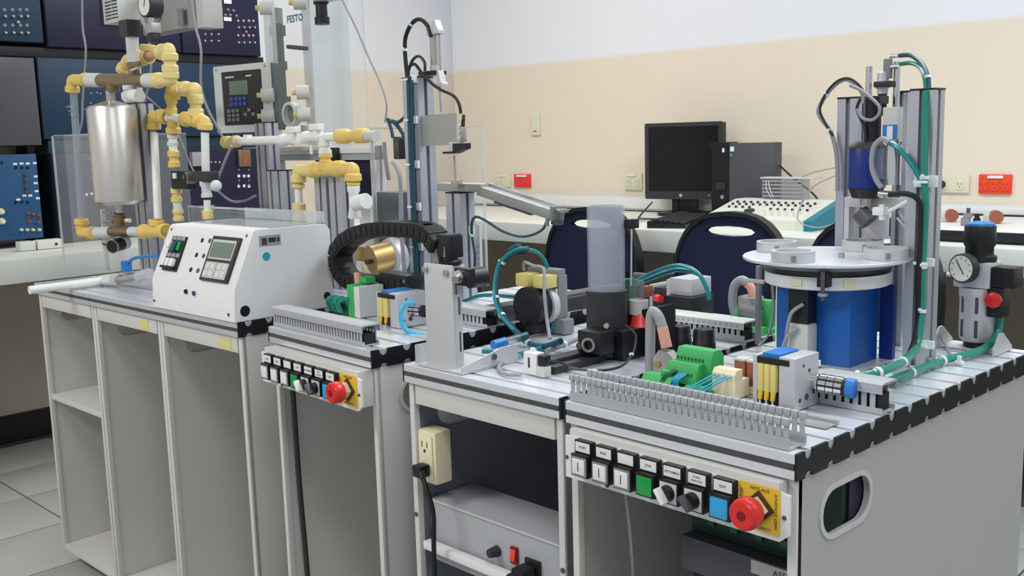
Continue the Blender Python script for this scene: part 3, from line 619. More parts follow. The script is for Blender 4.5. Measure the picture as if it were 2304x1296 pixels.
m = t.p('gear_motor', 'black_plastic'); m.bx(-.237, -.203, .372, .3995, .068, .120, .003); m.p('motor_can', 'light_grey_plastic').bx(-.239, -.201, .370, .3995, .004, .0675, .006); m.p('motor_lead', 'cable_grey').tube([(-.210, .371, .098), (-.224, .362, .085), (-.231, .362, .06), (-.236, .362, .02), (-.246, .358, .006)], .003, 6).tube([(-.216, .366, .062), (-.232, .36, .045), (-.242, .36, .01)], .0026, 6)
# small bracket sensor left of the disc
q = FD.y(1730, 600, .50); t = T('sensor_bracket', 'thin grey sensor bracket with a cable under the left rim of the disc', 'sensor', FD, (q.x, .47, .0005))
t.p('post', 'mid_grey_plastic').bx(q.x-.004, q.x+.004, .466, .474, .001, .135, .0008); t.p('arm', 'matte_silver').bx(q.x-.026, q.x+.014, .463, .4655, .106, .113, .001); t.p('lead', 'cable_grey').tube([FD.y(1738, 640, .46), FD.y(1740, 700, .45), FD.y(1730, 750, .44), FD.y(1708, 778, .42)], .0022, 6)
# drilling module
t = T('drill_module', 'blue bottle-shaped drill unit with black base hanging over the disc', 'drill', FD, (-.192, .52, .25))
x, y = -.1915, .52
t.p('drill_body', 'deep_blue').lathe((x, y, .264), (0, 0, 1), [(.0285, 0), (.0285, .0585), (.0275, .061)], 28); t.p('lower_cone', 'black_plastic').lathe((x, y, .248), (0, 0, 1), [(.0185, 0), (.0215, .001), (.0265, .0155), (.0288, .0165)], 28)
t.p('upper_cone', 'charcoal_plastic').lathe((x, y, .3245), (0, 0, 1), [(.0285, 0), (.0275, .004), (.019, .011), (.0, .0112)], 28, False)
t.p('motor_neck', 'black_plastic').cyl((x+.008, y, .335), (x+.008, y, .40), .0125, n=18); t.p('chuck', 'steel').cyl((x, y, .236), (x, y, .248), .009, n=12)
k = t.p('carriage', 'matte_silver'); k.bx(x-.045, x+.045, .535, .56, .232, .2475, .001); k.bx(x-.045, x-.036, .535, .56, .18, .232, .001); k.bx(x-.012, x+.02, .54, .56, .182, .238, .001)
t.p('clamp_block', 'black_plastic').bx(x-.006, x+.018, .518, .55, .392, .404, .001)
t.p('clamp_collar', 'charcoal_plastic').bx(x-.006, x+.021, .545, .575, .418, .427, .002)
for px, z0, z1 in ((1955, .27, .452), (2017, .36, .456)):
    q = FD.y(px, 200, .57); t.p('guide_rod', 'chrome').cyl((q.x, .57, z0), (q.x, .57, z1), .0052, n=16)
q = FD.y(1986, 190, .56)
s = t.p('lift_cylinder', 'cast_aluminium'); s.lathe((q.x, .56, .408), (0, 0, 1), [(.008, 0), (.008, .008), (.0105, .0082), (.0105, .013), (.0088, .019), (.0085, .032), (.006, .034)], 20)
s.p('cylinder_barrel', 'charcoal_plastic').cyl((q.x, .56, .374), (q.x, .56, .408), .007, n=16)
f = t.p('flow_valve', 'mid_grey_plastic'); q2 = FD.y(1998, 150, .56); f.bx(q2.x-.006, q2.x+.005, .556, .566, q2.z-.018, q2.z+.012, .001)
for py in (126, 150): f.p('fitting', 'chrome').cyl(FD.y(2003, py, .56), FD.y(2022, py-1, .56), .0035, n=10)
q = FD.y(2003, 270, .50); n = t.p('position_sensor', 'light_grey_plastic'); n.bx(q.x-.012, q.x+.012, .5, .516, q.z-.033, q.z+.019, .001); n.p('blue_label', 'valve_blue').bx(q.x-.0115, q.x+.0115, .4992, .5, q.z-.033, q.z-.007); n.p('label_mark', 'paper').bx(q.x-.004, q.x+.005, .4985, .4992, q.z-.031, q.z-.009)
q = FD.y(2008, 375, .49); n = t.p('clamp_cylinder', 'chrome'); n.cyl((q.x, .492, q.z-.027), (q.x, .492, q.z+.032), .0115, n=20); n.p('head', 'steel').cyl((q.x, .492, q.z+.032), (q.x, .492, q.z+.040), .0085, n=12)
n.p('bracket', 'acrylic_smoky').bx(q.x-.024, q.x-.012, .484, .50, q.z-.018, q.z+.028); n.p('fitting', 'steel').cyl(FD.y(1978, 436, .488), FD.y(2008, 438, .488), .0055, n=12).cyl(FD.y(2008, 445, .49), FD.y(2008, 436, .49), .013, n=14)
q = FD.y(1975, 475, .49); n.p('lower_fitting', 'tie_white').bx(q.x-.006, q.x+.012, .484, .5, q.z-.006, q.z+.006, .001).cyl(FD.y(1985, 460, .49), FD.y(1985, 495, .49), .005, n=10).cyl(FD.y(2000, 475, .49), FD.y(2048, 450, .49), .003, n=8)
q = FD.y(1945, 490, .52); n.p('rubber_pad', 'dark_grey_metal').cyl(FD.y(1935, 478, .52), FD.y(1955, 500, .52), .014, n=16)
n.p('needle', 'zinc').cyl(FD.y(2020, 475, .50), FD.y(2047, 512, .50), .0016, n=6).cyl(FD.y(2018, 490, .50), FD.y(2047, 526, .50), .0016, n=6)
hose(FD, 'air_hose', 'dark hose arching from the lift cylinder into the tallest column, upper of two', FD.ys([(2024, 125, .56), (2050, 125, .55), (2075, 145, .53), (2088, 175, .51), (2090, 203, .50)]), .0034, 'hose_dark_blue', ties=(3,))
hose(FD, 'air_hose', 'pale green hose arching from the lift cylinder into the tallest column, lower of two', FD.ys([(2026, 144, .56), (2050, 142, .55), (2070, 152, .53), (2080, 175, .51), (2083, 203, .50)]), .0032, 'hose_green')
hose(FD, 'sensor_cable', 'grey and black cables looping left of the drill columns', FD.ys([(1946, 232), (1935, 200), (1908, 179), (1885, 186), (1860, 212), (1842, 246), (1848, 268), (1868, 295), (1880, 335), (1884, 380), (1884, 430)], .575), .0036, 'cable_grey', ties=(4, 7), cat='cable')
hose(FD, 'sensor_cable', 'black cable following the grey loop left of the drill columns', FD.ys([(1950, 215), (1930, 188), (1908, 176), (1882, 184), (1857, 212), (1845, 246), (1856, 275), (1874, 305)], .571), .002, 'cable_dark', cat='cable')
hose(FD, 'sensor_cable', 'thin grey cable curling in a ring above the blue drill', FD.ys([(1912, 192), (1940, 205), (1975, 235), (1978, 255), (1962, 270), (1940, 265), (1928, 245)], .50), .0026, 'cable_grey', cat='cable')
hose(FD, 'sensor_cable', 'dark cable dropping from the ring into the top of the blue drill', FD.ys([(1936, 222), (1928, 245), (1938, 270), (1946, 290), (1948, 312)], .505), .0024, 'cable_dark', cat='cable')
hose(FD, 'air_hose', 'lavender grey hose looping in front of the blue drill bottle', FD.ys([(2000, 322), (1985, 313), (1966, 332), (1962, 375), (1972, 405), (1984, 422)], .475), .0042, 'cable_grey')
hose(FD, 'air_hose', 'teal hose from the clamp cylinder down to the big white cable clip', FD.ys([(2004, 322, .475), (2020, 332, .472), (2045, 360, .47), (2062, 385, .468), (2072, 406, .466)]), .0042, 'hose_teal')
# filter regulator
q = FD.y(2195, 640, .66); x, y = q.x, .67
t = T('filter_regulator', 'silver air filter regulator with black knob, round gauge and red button', 'regulator', FD, (x, y, .0005))
t.p('bowl', 'cast_aluminium').lathe((x, y, .012), (0, 0, 1), [(.02, 0), (.0245, .004), (.0265, .012), (.0265, .068), (.028, .078), (.028, .088)], 28)
def sl(q_): q_.box((0, -.0268, 0), (.005, .001, .028), bev=.0004)
t.rep('sight_slot', 'dark_slot', sl, [TR(x, y, z) @ RZ(a) for z in (.035, .074) for a in (-.55, .35)])
b = t.p('head', 'cast_aluminium'); b.bx(x-.031, x+.028, y-.025, y+.025, .1, .142, .006); b.p('bottom_cap', 'black_plastic').cyl((x, y, .003), (x, y, .0118), .019, n=20)
k = t.p('adjusting_knob', 'black_plastic'); k.lathe((x, y, .142), (0, 0, 1), [(.026, 0), (.026, .008), (.021, .011), (.021, .022), (.0235, .026), (.0235, .055), (.022, .057)], 28); k.p('blue_cap', 'valve_blue').lathe((x, y, .199), (0, 0, 1), [(.022, 0), (.021, .003), (.012, .0055), (.001, .006)], 24)
g = FD.y(2166, 603, y-.034); gx, gz = g.x, g.z; u = t.p('gauge', 'charcoal_plastic'); u.lathe((gx+.004, y-.024, gz), (-.25, -1, 0), [(.021, 0), (.0235, .003), (.0235, .015), (.022, .0165)], 28)
dd = V((-.25, -1, 0)).normalized(); fc = V((gx+.004, y-.024, gz))+dd*.0168; u.p('gauge_face', 'instrument_white').cyl(fc-dd*.0004, fc, .0205, n=28)
rx = V((1, -.25, 0)).normalized(); u.p('needle', 'ink').cyl(fc+dd*.0006+rx*.005-V((0, 0, .009)), fc+dd*.0006-rx*.008+V((0, 0, .012)), .0008, n=6)
for k_ in range(9): a = -2.3+k_*.575; u.p('tick', 'ink').cyl(fc+dd*.0003+(rx*math.sin(a)+V((0, 0, 1))*math.cos(a))*.0145, fc+dd*.0003+(rx*math.sin(a)+V((0, 0, 1))*math.cos(a))*.018, .0005, n=4)
s = t.p('pressure_switch', 'black_plastic'); s.bx(x+.024, x+.062, y-.022, y+.018, .104, .136, .002); s.p('elbow', 'black_plastic').bx(x+.022, x+.046, y-.02, y+.012, .056, .1035, .003)
s.p('red_button', 'mushroom_red', 'red button').lathe((x+.034, y-.02, .085), (0, -1, 0), [(.011, 0), (.013, .002), (.013, .008), (.01, .010)], 8)
t.p('side_screw', 'steel').cyl((x-.045, y-.012, .118), (x-.03, y-.012, .118), .004, n=8)
for sx in (-1, 1): t.p('foot_bracket', 'matte_silver').prism([(y-.05, .0008), (y+.02, .0008), (y+.02, .008), (y-.018, .034), (y-.03, .034), (y-.05, .01)], 'x', x+sx*.047-.0015, x+sx*.047+.0015)
t.p('foot_plate', 'matte_silver').bx(x-.047, x+.047, y-.03, y+.025, .0008, .003)
hose(FD, 'sensor_cable', 'thin white cable crossing the table left of the air filter', [FD.z(2108, 740, .03), FD.z(2125, 770, .01), FD.z(2140, 800, .003)], .0022, 'cable_grey', cat='cable')
# inside the front right trolley
t = T('controller_board', 'dark controller rack with a green circuit board inside the front right trolley', 'circuit board', FD, (-.1, .3, -.3))
A1_, A2_ = FD.y(1562, 1150, .14), FD.y(1700, 1215, .14)
t.p('backing', 'rack_navy').bx(A1_.x-.004, -.0105, .145, .18, -.36, -.06); t.p('circuit_board', 'board_green').bx(A1_.x, -.014, .135, .1445, A2_.z-.01, -.07)
def chip(q): q.box((0, 0, 0), (.012, .004, .012), bev=.001)
t.rep('chip', 'dark_green', chip, [TR(A1_.x+.014+.019*i, .1325, A2_.z+.03-.02*(i % 2)) for i in range(8) if A1_.x+.014+.019*i < -.022])
t.p('module_bar', 'dark_grey_metal').bx(A1_.x, -.014, .11, .1445, A2_.z-.06, A2_.z-.011, .002)
B1_, B2_ = FD.y(1690, 1258, .108), FD.y(1760, 1290, .108)
n = t.p('name_strip', 'light_grey_plastic'); n.bx(B1_.x, -.014, .1075, .1098, B1_.z-.018, B1_.z); n.p('lettering', 'ink').text('ASSEMBLY', ((B1_.x-.014)/2+.004, .107, B1_.z-.009), (1, 0, 0), (0, 0, 1), .012)
hose(FB, 'sensor_cable', 'dark grey cable running down inside the left of the middle trolley', [(-.325, .03, -.09), (-.322, .03, -.3), (-.315, .032, -.5), (-.312, .033, -.7)], .0055, 'cable_dark', cat='cable')
T('hanging_cable', 'pale lilac cable hanging in the left side of the front right trolley', 'cable', FD, (-.3, .08, -.4), single='cable_grey').root.tube([(-.30, .06, -.11), (-.296, .07, -.2), (-.305, .09, -.35), (-.31, .1, -.6)], .0032, 6)
# ---------------------------------------------------------------- second trolley: magazine station
t = T('upright_bracket', 'tall plain white metal bracket standing on the left front corner of the second trolley', 'bracket', FC, (-.27, .03, .0005))
x0, x1 = -.3095, -.2405
t.p('front_plate', 'matte_silver').bx(x0, x1, .018, .0215, .001, .170, .001); t.p('side_plate', 'matte_silver').bx(x1-.0035, x1, .0216, .037, .001, .122, .0008)
t.p('plate_slot', 'dark_slot').bx(x1-.0002, x1+.0003, .029, .0325, .03, .062); t.p('plate_slot', 'dark_slot').bx(x1-.0002, x1+.0003, .029, .0325, .09, .118)
f = t.p('foot', 'matte_silver'); f.bx(x0-.012, x1+.03, .006, .10, .0008, .0035); f.prism([(.006, .0035), (.006, .012), (.095, .03), (.13, .03), (.13, .0008), (.1, .0008)], 'x', x1+.027, x1+.03); f.prism([(.004, .0035), (.004, .035), (.03, .035), (.03, .0035)], 'x', x0-.014, x0-.012)
for x, z in ((x0+.006, .161), (x1-.012, .158)): t.p('bolt', 'zinc').cyl((x, .018, z), (x, .013, z), .0052, n=12)
t.p('bolt', 'dark_grey_metal').cyl((x1+.030, .075, .018), (x1+.0325, .075, .018), .005, n=12)
# black pivot unit on the bracket
c = FC.y(1040, 622, .024); c1_, c2_, c3_ = FC.y(1021, 602, .024), FC.y(1058, 646, .024), FC.y(1075, 624, .055); t = T('swivel_drive', 'black swivel unit with a short steel shaft beside the top of the white bracket', 'actuator', FC, (c.x, .03, c.z))
t.p('housing', 'black_plastic').bx(c1_.x, c2_.x, .024, .036, c2_.z, c1_.z, .002); t.p('rear_drum', 'black_plastic').cyl((c3_.x-.004, .040, c3_.z), (c3_.x+.0, .068, c3_.z), .0165, n=20)
t.p('shaft', 'steel').cyl((c.x-.003, .0235, c.z-.001), (c.x+.003, .006, c.z-.003), .0062, n=14); t.p('shaft_nut', 'chrome').cyl((c.x-.005, .0235, c.z), (c.x-.004, .018, c.z), .0105, n=8)
# stack magazine
q = FC.y(1365, 655, .255); mx_, my = q.x, .255
t = T('stack_magazine', 'clear upright plastic tube in a black base on the second trolley', 'magazine', FC, (mx_, my, .0005))
t.p('clear_tube', 'acrylic_tube').ring((mx_, my, .110), (0, 0, 1), .031, .028, .142, 36)
b = t.p('base_cylinder', 'charcoal_plastic'); b.lathe((mx_, my, .004), (0, 0, 1), [(.0345, 0), (.0345, .108), (.031, .109)], 32)
ta, tb = FC.y(1299, 742, .185), FC.y(1352, 820, .185)
t.p('tower_block', 'black_plastic').bx(ta.x, tb.x, .185, my-.036, .0185, ta.z, .002)
r = t.p('slide_rail', 'charcoal_plastic'); R = M.Rotation(0, 3, 'Z'); r.bx(mx_-.022, mx_+.024, my-.155, my-.035, .001, .012, .001); r.bx(mx_-.022, mx_+.004, my-.15, my-.036, .012, .018, .001)
k = t.p('rear_block', 'black_plastic'); k.prism([(mx_-.03, .001), (mx_+.085, .001), (mx_+.085, .088), (mx_-.03, .06)], 'y', my+.036, my+.075); k.bx(mx_+.0, mx_+.05, my-.02, my+.035, .001, .05, .002)
t.p('cylinder_end', 'dark_grey_metal').cyl(V((ta.x+.008, .184, .030)), V((ta.x+.008, .178, .030)), .0055, n=14); t.p('lever_spring', 'steel').ring((ta.x+.026, .184, .034), (.3, -1, 0), .012, .008, .005, 18)
t.p('side_sensor', 'chrome').cyl((mx_+.026, my-.03, .062), (mx_+.036, my-.045, .062), .0045, n=12)
t.p('thin_rod', 'chrome').cyl((mx_+.036, my+.02, .12), (mx_+.038, my+.02, .215), .0016, n=8); t.p('rod_head', 'black_plastic').bx(mx_+.03, mx_+.046, my+.01, my+.03, .215, .23, .001)
t.p('side_disc', 'acrylic_smoky').cyl((mx_-.030, my+.02, .196), (mx_-.04, my+.05, .196), .017, n=20)
v = T('vacuum_gripper', 'small cream and green gripper head with a red tip right of the clear tube', 'gripper', FC, (mx_+.06, my+.05, .09))
q = FC.y(1437, 690, .30); v.p('body', 'light_grey_plastic').cyl((q.x, .30, q.z-.012), (q.x, .30, q.z+.012), .0165, n=18); v.p('back_plate', 'dark_green').bx(q.x-.03, q.x-.021, .29, .32, q.z-.02, q.z+.045, .001); v.p('bracket', 'acrylic_smoky').bx(q.x-.02, q.x+.008, .30, .305, q.z+.0125, q.z+.045); v.p('solenoid', 'brown_relay').bx(q.x-.002, q.x+.012, .306, .325, q.z+.016, q.z+.034, .002)
v.p('suction_cup', 'signal_red', 'red suction tip').cyl((q.x+.008, .295, q.z-.036), (q.x+.004, .30, q.z-.0125), .020, .014, 18)
for k, (a_, b_, c_) in enumerate((((1422, 636), (1500, 602), (1545, 600)), ((1428, 640), (1505, 612), (1535, 608)), ((1445, 632), (1480, 616), (1515, 612)))):
    pts = FC.ys([a_, b_, c_] + ([(1575, 620), (1592, 655), (1596, 675)] if k < 2 else []), .34+.012*k)
    hose(FC, 'air_hose', ['teal hose arching highest over the rear valve terminal right of the clear tube', 'second teal hose just under the highest arch right of the clear tube', 'shortest teal hose running up to the right from the gripper'][k], pts, .0036, 'hose_teal')
t = T('dark_fitting', 'dark rubber fitting at the left end of the teal hoses behind the clear tube', 'fitting', FC, FC.y(1440, 625, .36)); t.p('sleeve', 'dark_grey_metal').cyl(FC.y(1428, 620, .36), FC.y(1455, 622, .36), .006, n=12)
hose(FC, 'sensor_cable', 'thin dark cable looping right of the black magazine base down to the table', FC.ys([(1408, 732, .24), (1428, 750, .23), (1430, 770, .22), (1422, 798, .19), (1395, 825, .14), (1340, 834, .10), (1280, 828, .09)]), .002, 'cable_dark', ties=(3, 5), cat='cable')
# duct and modules at the back
duct(FC, 'lidded grey wiring duct at the back of the second trolley behind the magazine', -.225, .0, .478, .04, .033, cover=2, pitch=.0115)
q = FC.y(1545, 640, .56)
t = T('valve_terminal', 'grey and black valve terminal at the back of the second trolley below the blue chair', 'valve terminal', FC, (q.x, .56, .0005))
a, b = FC.y(1503, 640, .545), FC.y(1556, 632, .545)
t.p('end_plate', 'cast_aluminium').bx(a.x-.004, a.x+.004, .545, .60, .001, .088, .001); t.p('body', 'cast_aluminium').bx(a.x+.004, b.x, .545, .61, .06, .092, .001); t.p('coil', 'black_plastic').bx(a.x+.0045, b.x+.012, .53, .60, .001, .0595, .002); t.p('second_plate', 'cast_aluminium').bx(a.x-.045, a.x-.038, .545, .60, .001, .075, .001); t.p('manifold', 'charcoal_plastic').bx(a.x-.0375, a.x-.0045, .55, .60, .001, .07, .002)
t.p('red_ring', 'signal_red').cyl((a.x-.028, .545, .05), (a.x-.012, .538, .05), .0075, n=12)
green_terminal(FC, 'green terminal block at the back of the second trolley beside the round disc', -.058, .60, .95, wires=True)
c = FC.y(1690, 690, .59); t = T('data_connector', 'silver metal data plug with bent grey cable at the back beside the disc', 'plug', FC, (c.x, .58, .03))
t.p('metal_hood', 'steel').bx(c.x-.016, c.x+.022, .568, .60, c.z-.018, c.z+.022, .004); t.p('sleeve', 'pink_sheath').tube(FC.ys([(1696, 668), (1690, 648), (1680, 636)], .585), .0085, 10); t.p('cable', 'cable_grey').tube(FC.ys([(1682, 637), (1668, 630), (1652, 645), (1648, 680), (1655, 712)], .583), .0085, 10)
for x, l in ((-.052, 'left of two black knurled plugs standing in front of the rear duct'), (-.004, 'right of two black knurled plugs standing in front of the rear duct')):
    t = T('knurled_plug', l, 'plug', FC, (x, .362, .0005)); t.p('body', 'black_plastic').lathe((x, .362, .001), (0, 0, 1), [(.017, 0), (.0195, .003), (.0195, .020), (.018, .022), (.0175, .040), (.0155, .043)], 12)
# sensor box, connectors, hoses at the front
q = FC.z(1195, 845, 0); x, y = q.x, q.y
t = T('inline_sensor', 'small white sensor box with a black plug on the front of the second trolley', 'sensor', FC, (x, y, .0005))
t.p('box', 'bright_paint').bx(x-.016, x+.012, y, y+.018, .001, .036, .0015); t.p('black_plug', 'black_plastic').bx(x+.0125, x+.028, y+.002, y+.016, .018, .034, .002); t.p('foot', 'light_grey_plastic').bx(x+.0125, x+.03, y-.002, y+.014, .001, .017, .001); t.p('marking', 'ink').bx(x-.006, x-.002, y-.0004, y, .012, .028); t.p('nipple', 'tie_white').cyl((x-.004, y+.009, .036), (x-.004, y+.009, .042), .004, n=8)
hose(FC, 'air_hose', 'short white hose curling left of the small white sensor box', [FC.z(1170, 800, .006), FC.z(1135, 812, .005), FC.z(1122, 828, .005), FC.z(1140, 842, .005), FC.z(1172, 843, .006)], .0032, 'cable_grey')
hose(FC, 'sensor_cable', 'thin black cable from the white sensor box past the black rail', [(x+.028, y+.009, .026), FC.z(1258, 815, .02), FC.z(1290, 828, .015)], .0016, 'cable_dark', cat='cable')
a, b = FC.z(1118, 775, .014), FC.z(1185, 755, .02)
t = T('inline_filter', 'clear inline filter with a bright blue end lying on the second trolley', 'filter', FC, ((a+b)/2)); d = (b-a); t.p('blue_end', 'valve_blue').cyl(a-d*.12, a+d*.28, .009, n=12); t.p('clear_barrel', 'acrylic_smoky').cyl(a+d*.28, a+d*.72, .0075, n=12); t.p('rear_end', 'hose_dark_blue').cyl(a+d*.72, b, .0075, n=12)
hose(FC, 'air_hose', 'teal hose lying from the white bracket toward the inline filter', [FC.z(1085, 790, .008), FC.z(1120, 792, .007), FC.z(1160, 797, .006), FC.z(1200, 790, .006), FC.z(1262, 765, .008)], .0046, 'hose_teal', ties=(1, 3))
hose(FC, 'air_hose', 'grey hoses gathered on the table left of the black magazine block', [FC.z(1230, 790, .01), FC.z(1270, 775, .012), FC.z(1310, 758, .016), FC.z(1330, 745, .02)], .0048, 'cable_grey', ties=(1,))
L = [(1262, 768), (1225, 780), (1190, 772), (1160, 745), (1130, 710), (1116, 670), (1118, 625), (1130, 590), (1160, 566), (1190, 560)]
hose(FC, 'air_hose', 'large teal hose ring with white ties around the black round motor', FC.ys([(a_, b_, .20+.012*i) for i, (a_, b_) in enumerate(L)]), .0055, 'hose_dark_blue', ties=(2, 4, 5, 7))
hose(FC, 'air_hose', 'thinner teal hose following the large ring on its outer side', FC.ys([(a_-4, b_-2, .196+.012*i) for i, (a_, b_) in enumerate(L[3:])]), .0028, 'hose_teal')
hose(FC, 'air_hose', 'teal hose arching from the ring top down behind the yellow coils', FC.ys([(1178, 562, .32), (1205, 566, .33), (1225, 585, .34), (1238, 625, .35), (1248, 660, .35), (1250, 710, .34), (1240, 745, .33)]), .0036, 'hose_teal', ties=(3,))
t = T('hose_junction', 'dark junction of small fittings on top of the teal hose ring', 'fitting', FC, FC.y(1165, 562, .31))
for a_, b_, r in (((1148, 565), (1168, 553), .0065), ((1160, 560), (1182, 562), .006), ((1140, 585), (1150, 560), .005)): t.p('fitting', 'hose_dark_blue').cyl(FC.y(*a_, .31), FC.y(*b_, .31), r, n=10)
t.p('plug', 'black_plastic').cyl(FC.y(1168, 568, .305), FC.y(1180, 566, .305), .0065, n=10)
q = FC.y(1186, 690, .29); x, y, z = q.x, .29, q.z
t = T('rotary_actuator', 'black round motor with two yellow coils above it inside the teal hose ring', 'actuator', FC, (x, y, .0005))
t.p('drum', 'black_plastic').cyl((x, y, z), (x, y+.03, z), .0365, n=32); t.p('flange', 'matte_silver').cyl((x+.006, y+.03, z), (x+.006, y+.045, z), .037, n=28); t.p('stand', 'mid_grey_plastic').bx(x-.035, x+.05, y+.046, y+.075, .001, .03, .004).bx(x+.034, x+.038, y+.046, y+.07, .031, z+.055, .001)
t.p('lower_knob', 'rubber').cyl((x+.006, y+.028, .018), (x+.006, y+.0, .018), .014, n=16)
k = t.p('valve_body', 'mid_grey_plastic'); k.bx(x-.042, x+.034, y+.046, y+.07, z+.03, z+.066, .002)
for dx in (-.023, .022): t.p('coil', 'pale_yellow_plastic', 'yellow solenoid coil').bx(x+dx-.018, x+dx+.014, y+.012, y+.045, z+.034, z+.058, .002)
t.p('lead', 'cable_grey').tube([(x-.035, y+.03, z+.062), (x-.03, y+.025, z+.078), (x+.0, y+.02, z+.074), (x+.03, y+.015, z+.07), (x+.045, y+.0, z+.03), (x+.06, y-.01, z-.02), (x+.085, y-.03, z-.045)], .0032, 7)
t = T('rear_rail', 'long dark rail lying at the back of the middle trolley behind the hose ring', 'rail', FB, (-.03, .5, .0005)); t.p('bar', 'charcoal_plastic').bx(-.02, -.008, .36, .66, .001, .028, .002); t.p('channel', 'dark_grey_metal').bx(-.06, -.021, .30, .69, .001, .032, .002)
# inside the second trolley
t = T('mains_socket', 'cream double mains socket box on the left inside of the second trolley', 'socket', FC, (-.32, .05, -.17))
t.p('socket_box', 'cream_plastic').bx(-.3405, -.294, .014, .05, -.203, -.112, .005)
fp = t.p('face', 'cream_plastic'); fp.bx(-.334, -.300, .011, .014, -.196, -.119, .002)
for z in (-.14, -.178):
    h = fp.p('socket_slots', 'ink'); h.bx(-.325, -.3235, .0104, .011, z, z+.01); h.bx(-.312, -.3105, .0104, .011, z, z+.01); h.cyl((-.318, .011, z-.006), (-.318, .0104, z-.006), .003, n=10)
t = T('mains_lead', 'black mains plug and lead hanging from the cream socket', 'cord', FC, (-.31, .02, -.5))
t.p('plug', 'black_plastic').bx(-.326, -.304, -.012, .0102, -.187, -.166, .004); t.p('neck', 'black_plastic').cyl((-.308, -.006, -.176), (-.294, -.014, -.184), .006, .004, 10); t.p('cord', 'rubber').tube([(-.297, -.012, -.182), (-.283, -.016, -.2), (-.272, -.014, -.235), (-.276, -.012, -.29), (-.283, -.008, -.36), (-.288, -.006, -.5), (-.288, -.004, -.7)], .0042, 8)
t = T('power_supply', 'grey sheet metal power box with a red rocker switch in the second trolley', 'power supply', FC, (-.17, .3, -.35))
t.p('case', 'duct_grey').bx(-.334, -.018, .03, .13, -.345, -.237, .003); t.p('front_bead', 'light_grey_plastic').bx(-.334, -.018, .0275, .0298, -.2395, -.2365)
q = FC.y(1118, 1240, .028); t.p('fuse_holder', 'charcoal_plastic').cyl((q.x, .029, q.z), (q.x-.002, .012, q.z), .0095, .007, 16)
q = FC.y(1158, 1248, .028); r = t.p('rocker_switch', 'dark_red', 'red rocker switch'); r.bx(q.x-.007, q.x+.007, .0245, .0298, q.z-.015, q.z+.013, .001); r.p('rocker', 'orange_red').prism([(.0245, q.z-.010), (.021, q.z-.008), (.0235, q.z+.008), (.0245, q.z+.009)], 'x', q.x-.005, q.x+.005)
q = FC.y(1200, 1275, .028); p_ = t.p('mains_inlet', 'black_plastic'); p_.bx(q.x-.016, q.x+.016, .024, .0298, q.z-.012, q.z+.012, .002); p_.p('inlet_plug', 'rubber').box((q.x-.002, .008, q.z-.004), (.026, .03, .018), None, .004); p_.p('lead', 'rubber').tube([(q.x-.004, -.002, q.z-.004), (q.x-.018, -.012, q.z-.012), (q.x-.024, -.012, q.z-.06), (q.x-.02, -.01, q.z-.3)], .004, 7)
tC.p('shelf_rail', 'bright_paint').bx(-.329, -.021, .008, .024, -.320, -.306, .002)
# ---------------------------------------------------------------- middle trolley: handling station
duct(FB, 'lidded grey wiring duct along the front edge of the middle trolley', -.352, -.036, .012, .032, .033, cover=True, pitch=.0094, zb=.008)
duct(FB, 'short lidded grey wiring duct behind the white bracket on the middle trolley', -.16, .0, .262, .034, .03, cover=True, pitch=.0115, zb=.007)
t = T('terminal_block', 'tall green and white terminal block with green wires on the middle trolley', 'terminal block', FB, (-.26, .19, .0005))
a = FB.y(785, 700, .17); x = a.x
t.p('green_housing', 'terminal_green').bx(x+.004, x+.028, .165, .23, .001, .066, .002); t.p('white_housing', 'pvc_grey_white').bx(x+.0285, x+.048, .165, .225, .001, .064, .0015); t.p('top_plug', 'terminal_green').bx(x+.012, x+.036, .19, .215, .067, .08, .002)
t.p('base', 'dark_green').bx(x-.055, x-.0005, .165, .23, .001, .03, .002)
for k in range(5): t.p('wire', 'hose_green').tube([(x-.05+.010*k, .16, .008), (x-.048+.011*k, .15, .03+.004*(k % 2)), (x-.036+.011*k, .162, .036), (x-.03+.010*k, .175, .012)], .0045, 7)
t.p('metal_plug', 'steel').bx(x-.035, x-.012, .20, .222, .0305, .06, .002); t.p('sleeve', 'pink_sheath').cyl((x-.024, .212, .06), (x-.03, .215, .082), .008, n=12)
valve_unit(FB, 'grey valve terminal with yellow plugs on the middle trolley', -.196, -.125, .15, .215, .067, plugs=2)
slide_valve(FB, 'striped slide valve partly behind the white bracket on the middle trolley', (-.145, .18, .032), (-.095, .19, .032), None)
hose(FB, 'air_hose', 'bright teal hose curling in front of the middle valve terminal', FB.ys([(930, 682, .16), (912, 685, .14), (902, 705, .13), (908, 735, .13), (930, 752, .14), (955, 756, .15)]), .0048, 'cable_blue')
hose(FB, 'air_hose', 'teal hose sweeping from the swivel drive back over the middle trolley', FB.ys([(1040, 680), (1070, 668), (1100, 664), (1165, 668)], .40), .0042, 'hose_teal')
column(FB, 'tall aluminium column with blue hoses on the middle trolley', -.272, -.222, .29, .33, .475)
c1 = 'tall column of the middle trolley'
hose(FB, 'cable_bundle', 'dark blue hose bundle strapped left of the ' + c1, FB.ys([(921, 172, .285), (923, 250, .285), (926, 350, .285), (930, 450, .285), (935, 560, .285), (941, 680, .285), (945, 700, .285)]), .0065, 'hose_dark_blue', ties=())
hose(FB, 'cable_bundle', 'thin teal hose down the ' + c1, FB.ys([(926, 180, .279), (928, 300, .279), (932, 420, .279), (938, 560, .279), (945, 690, .279)]), .003, 'hose_dark_blue')
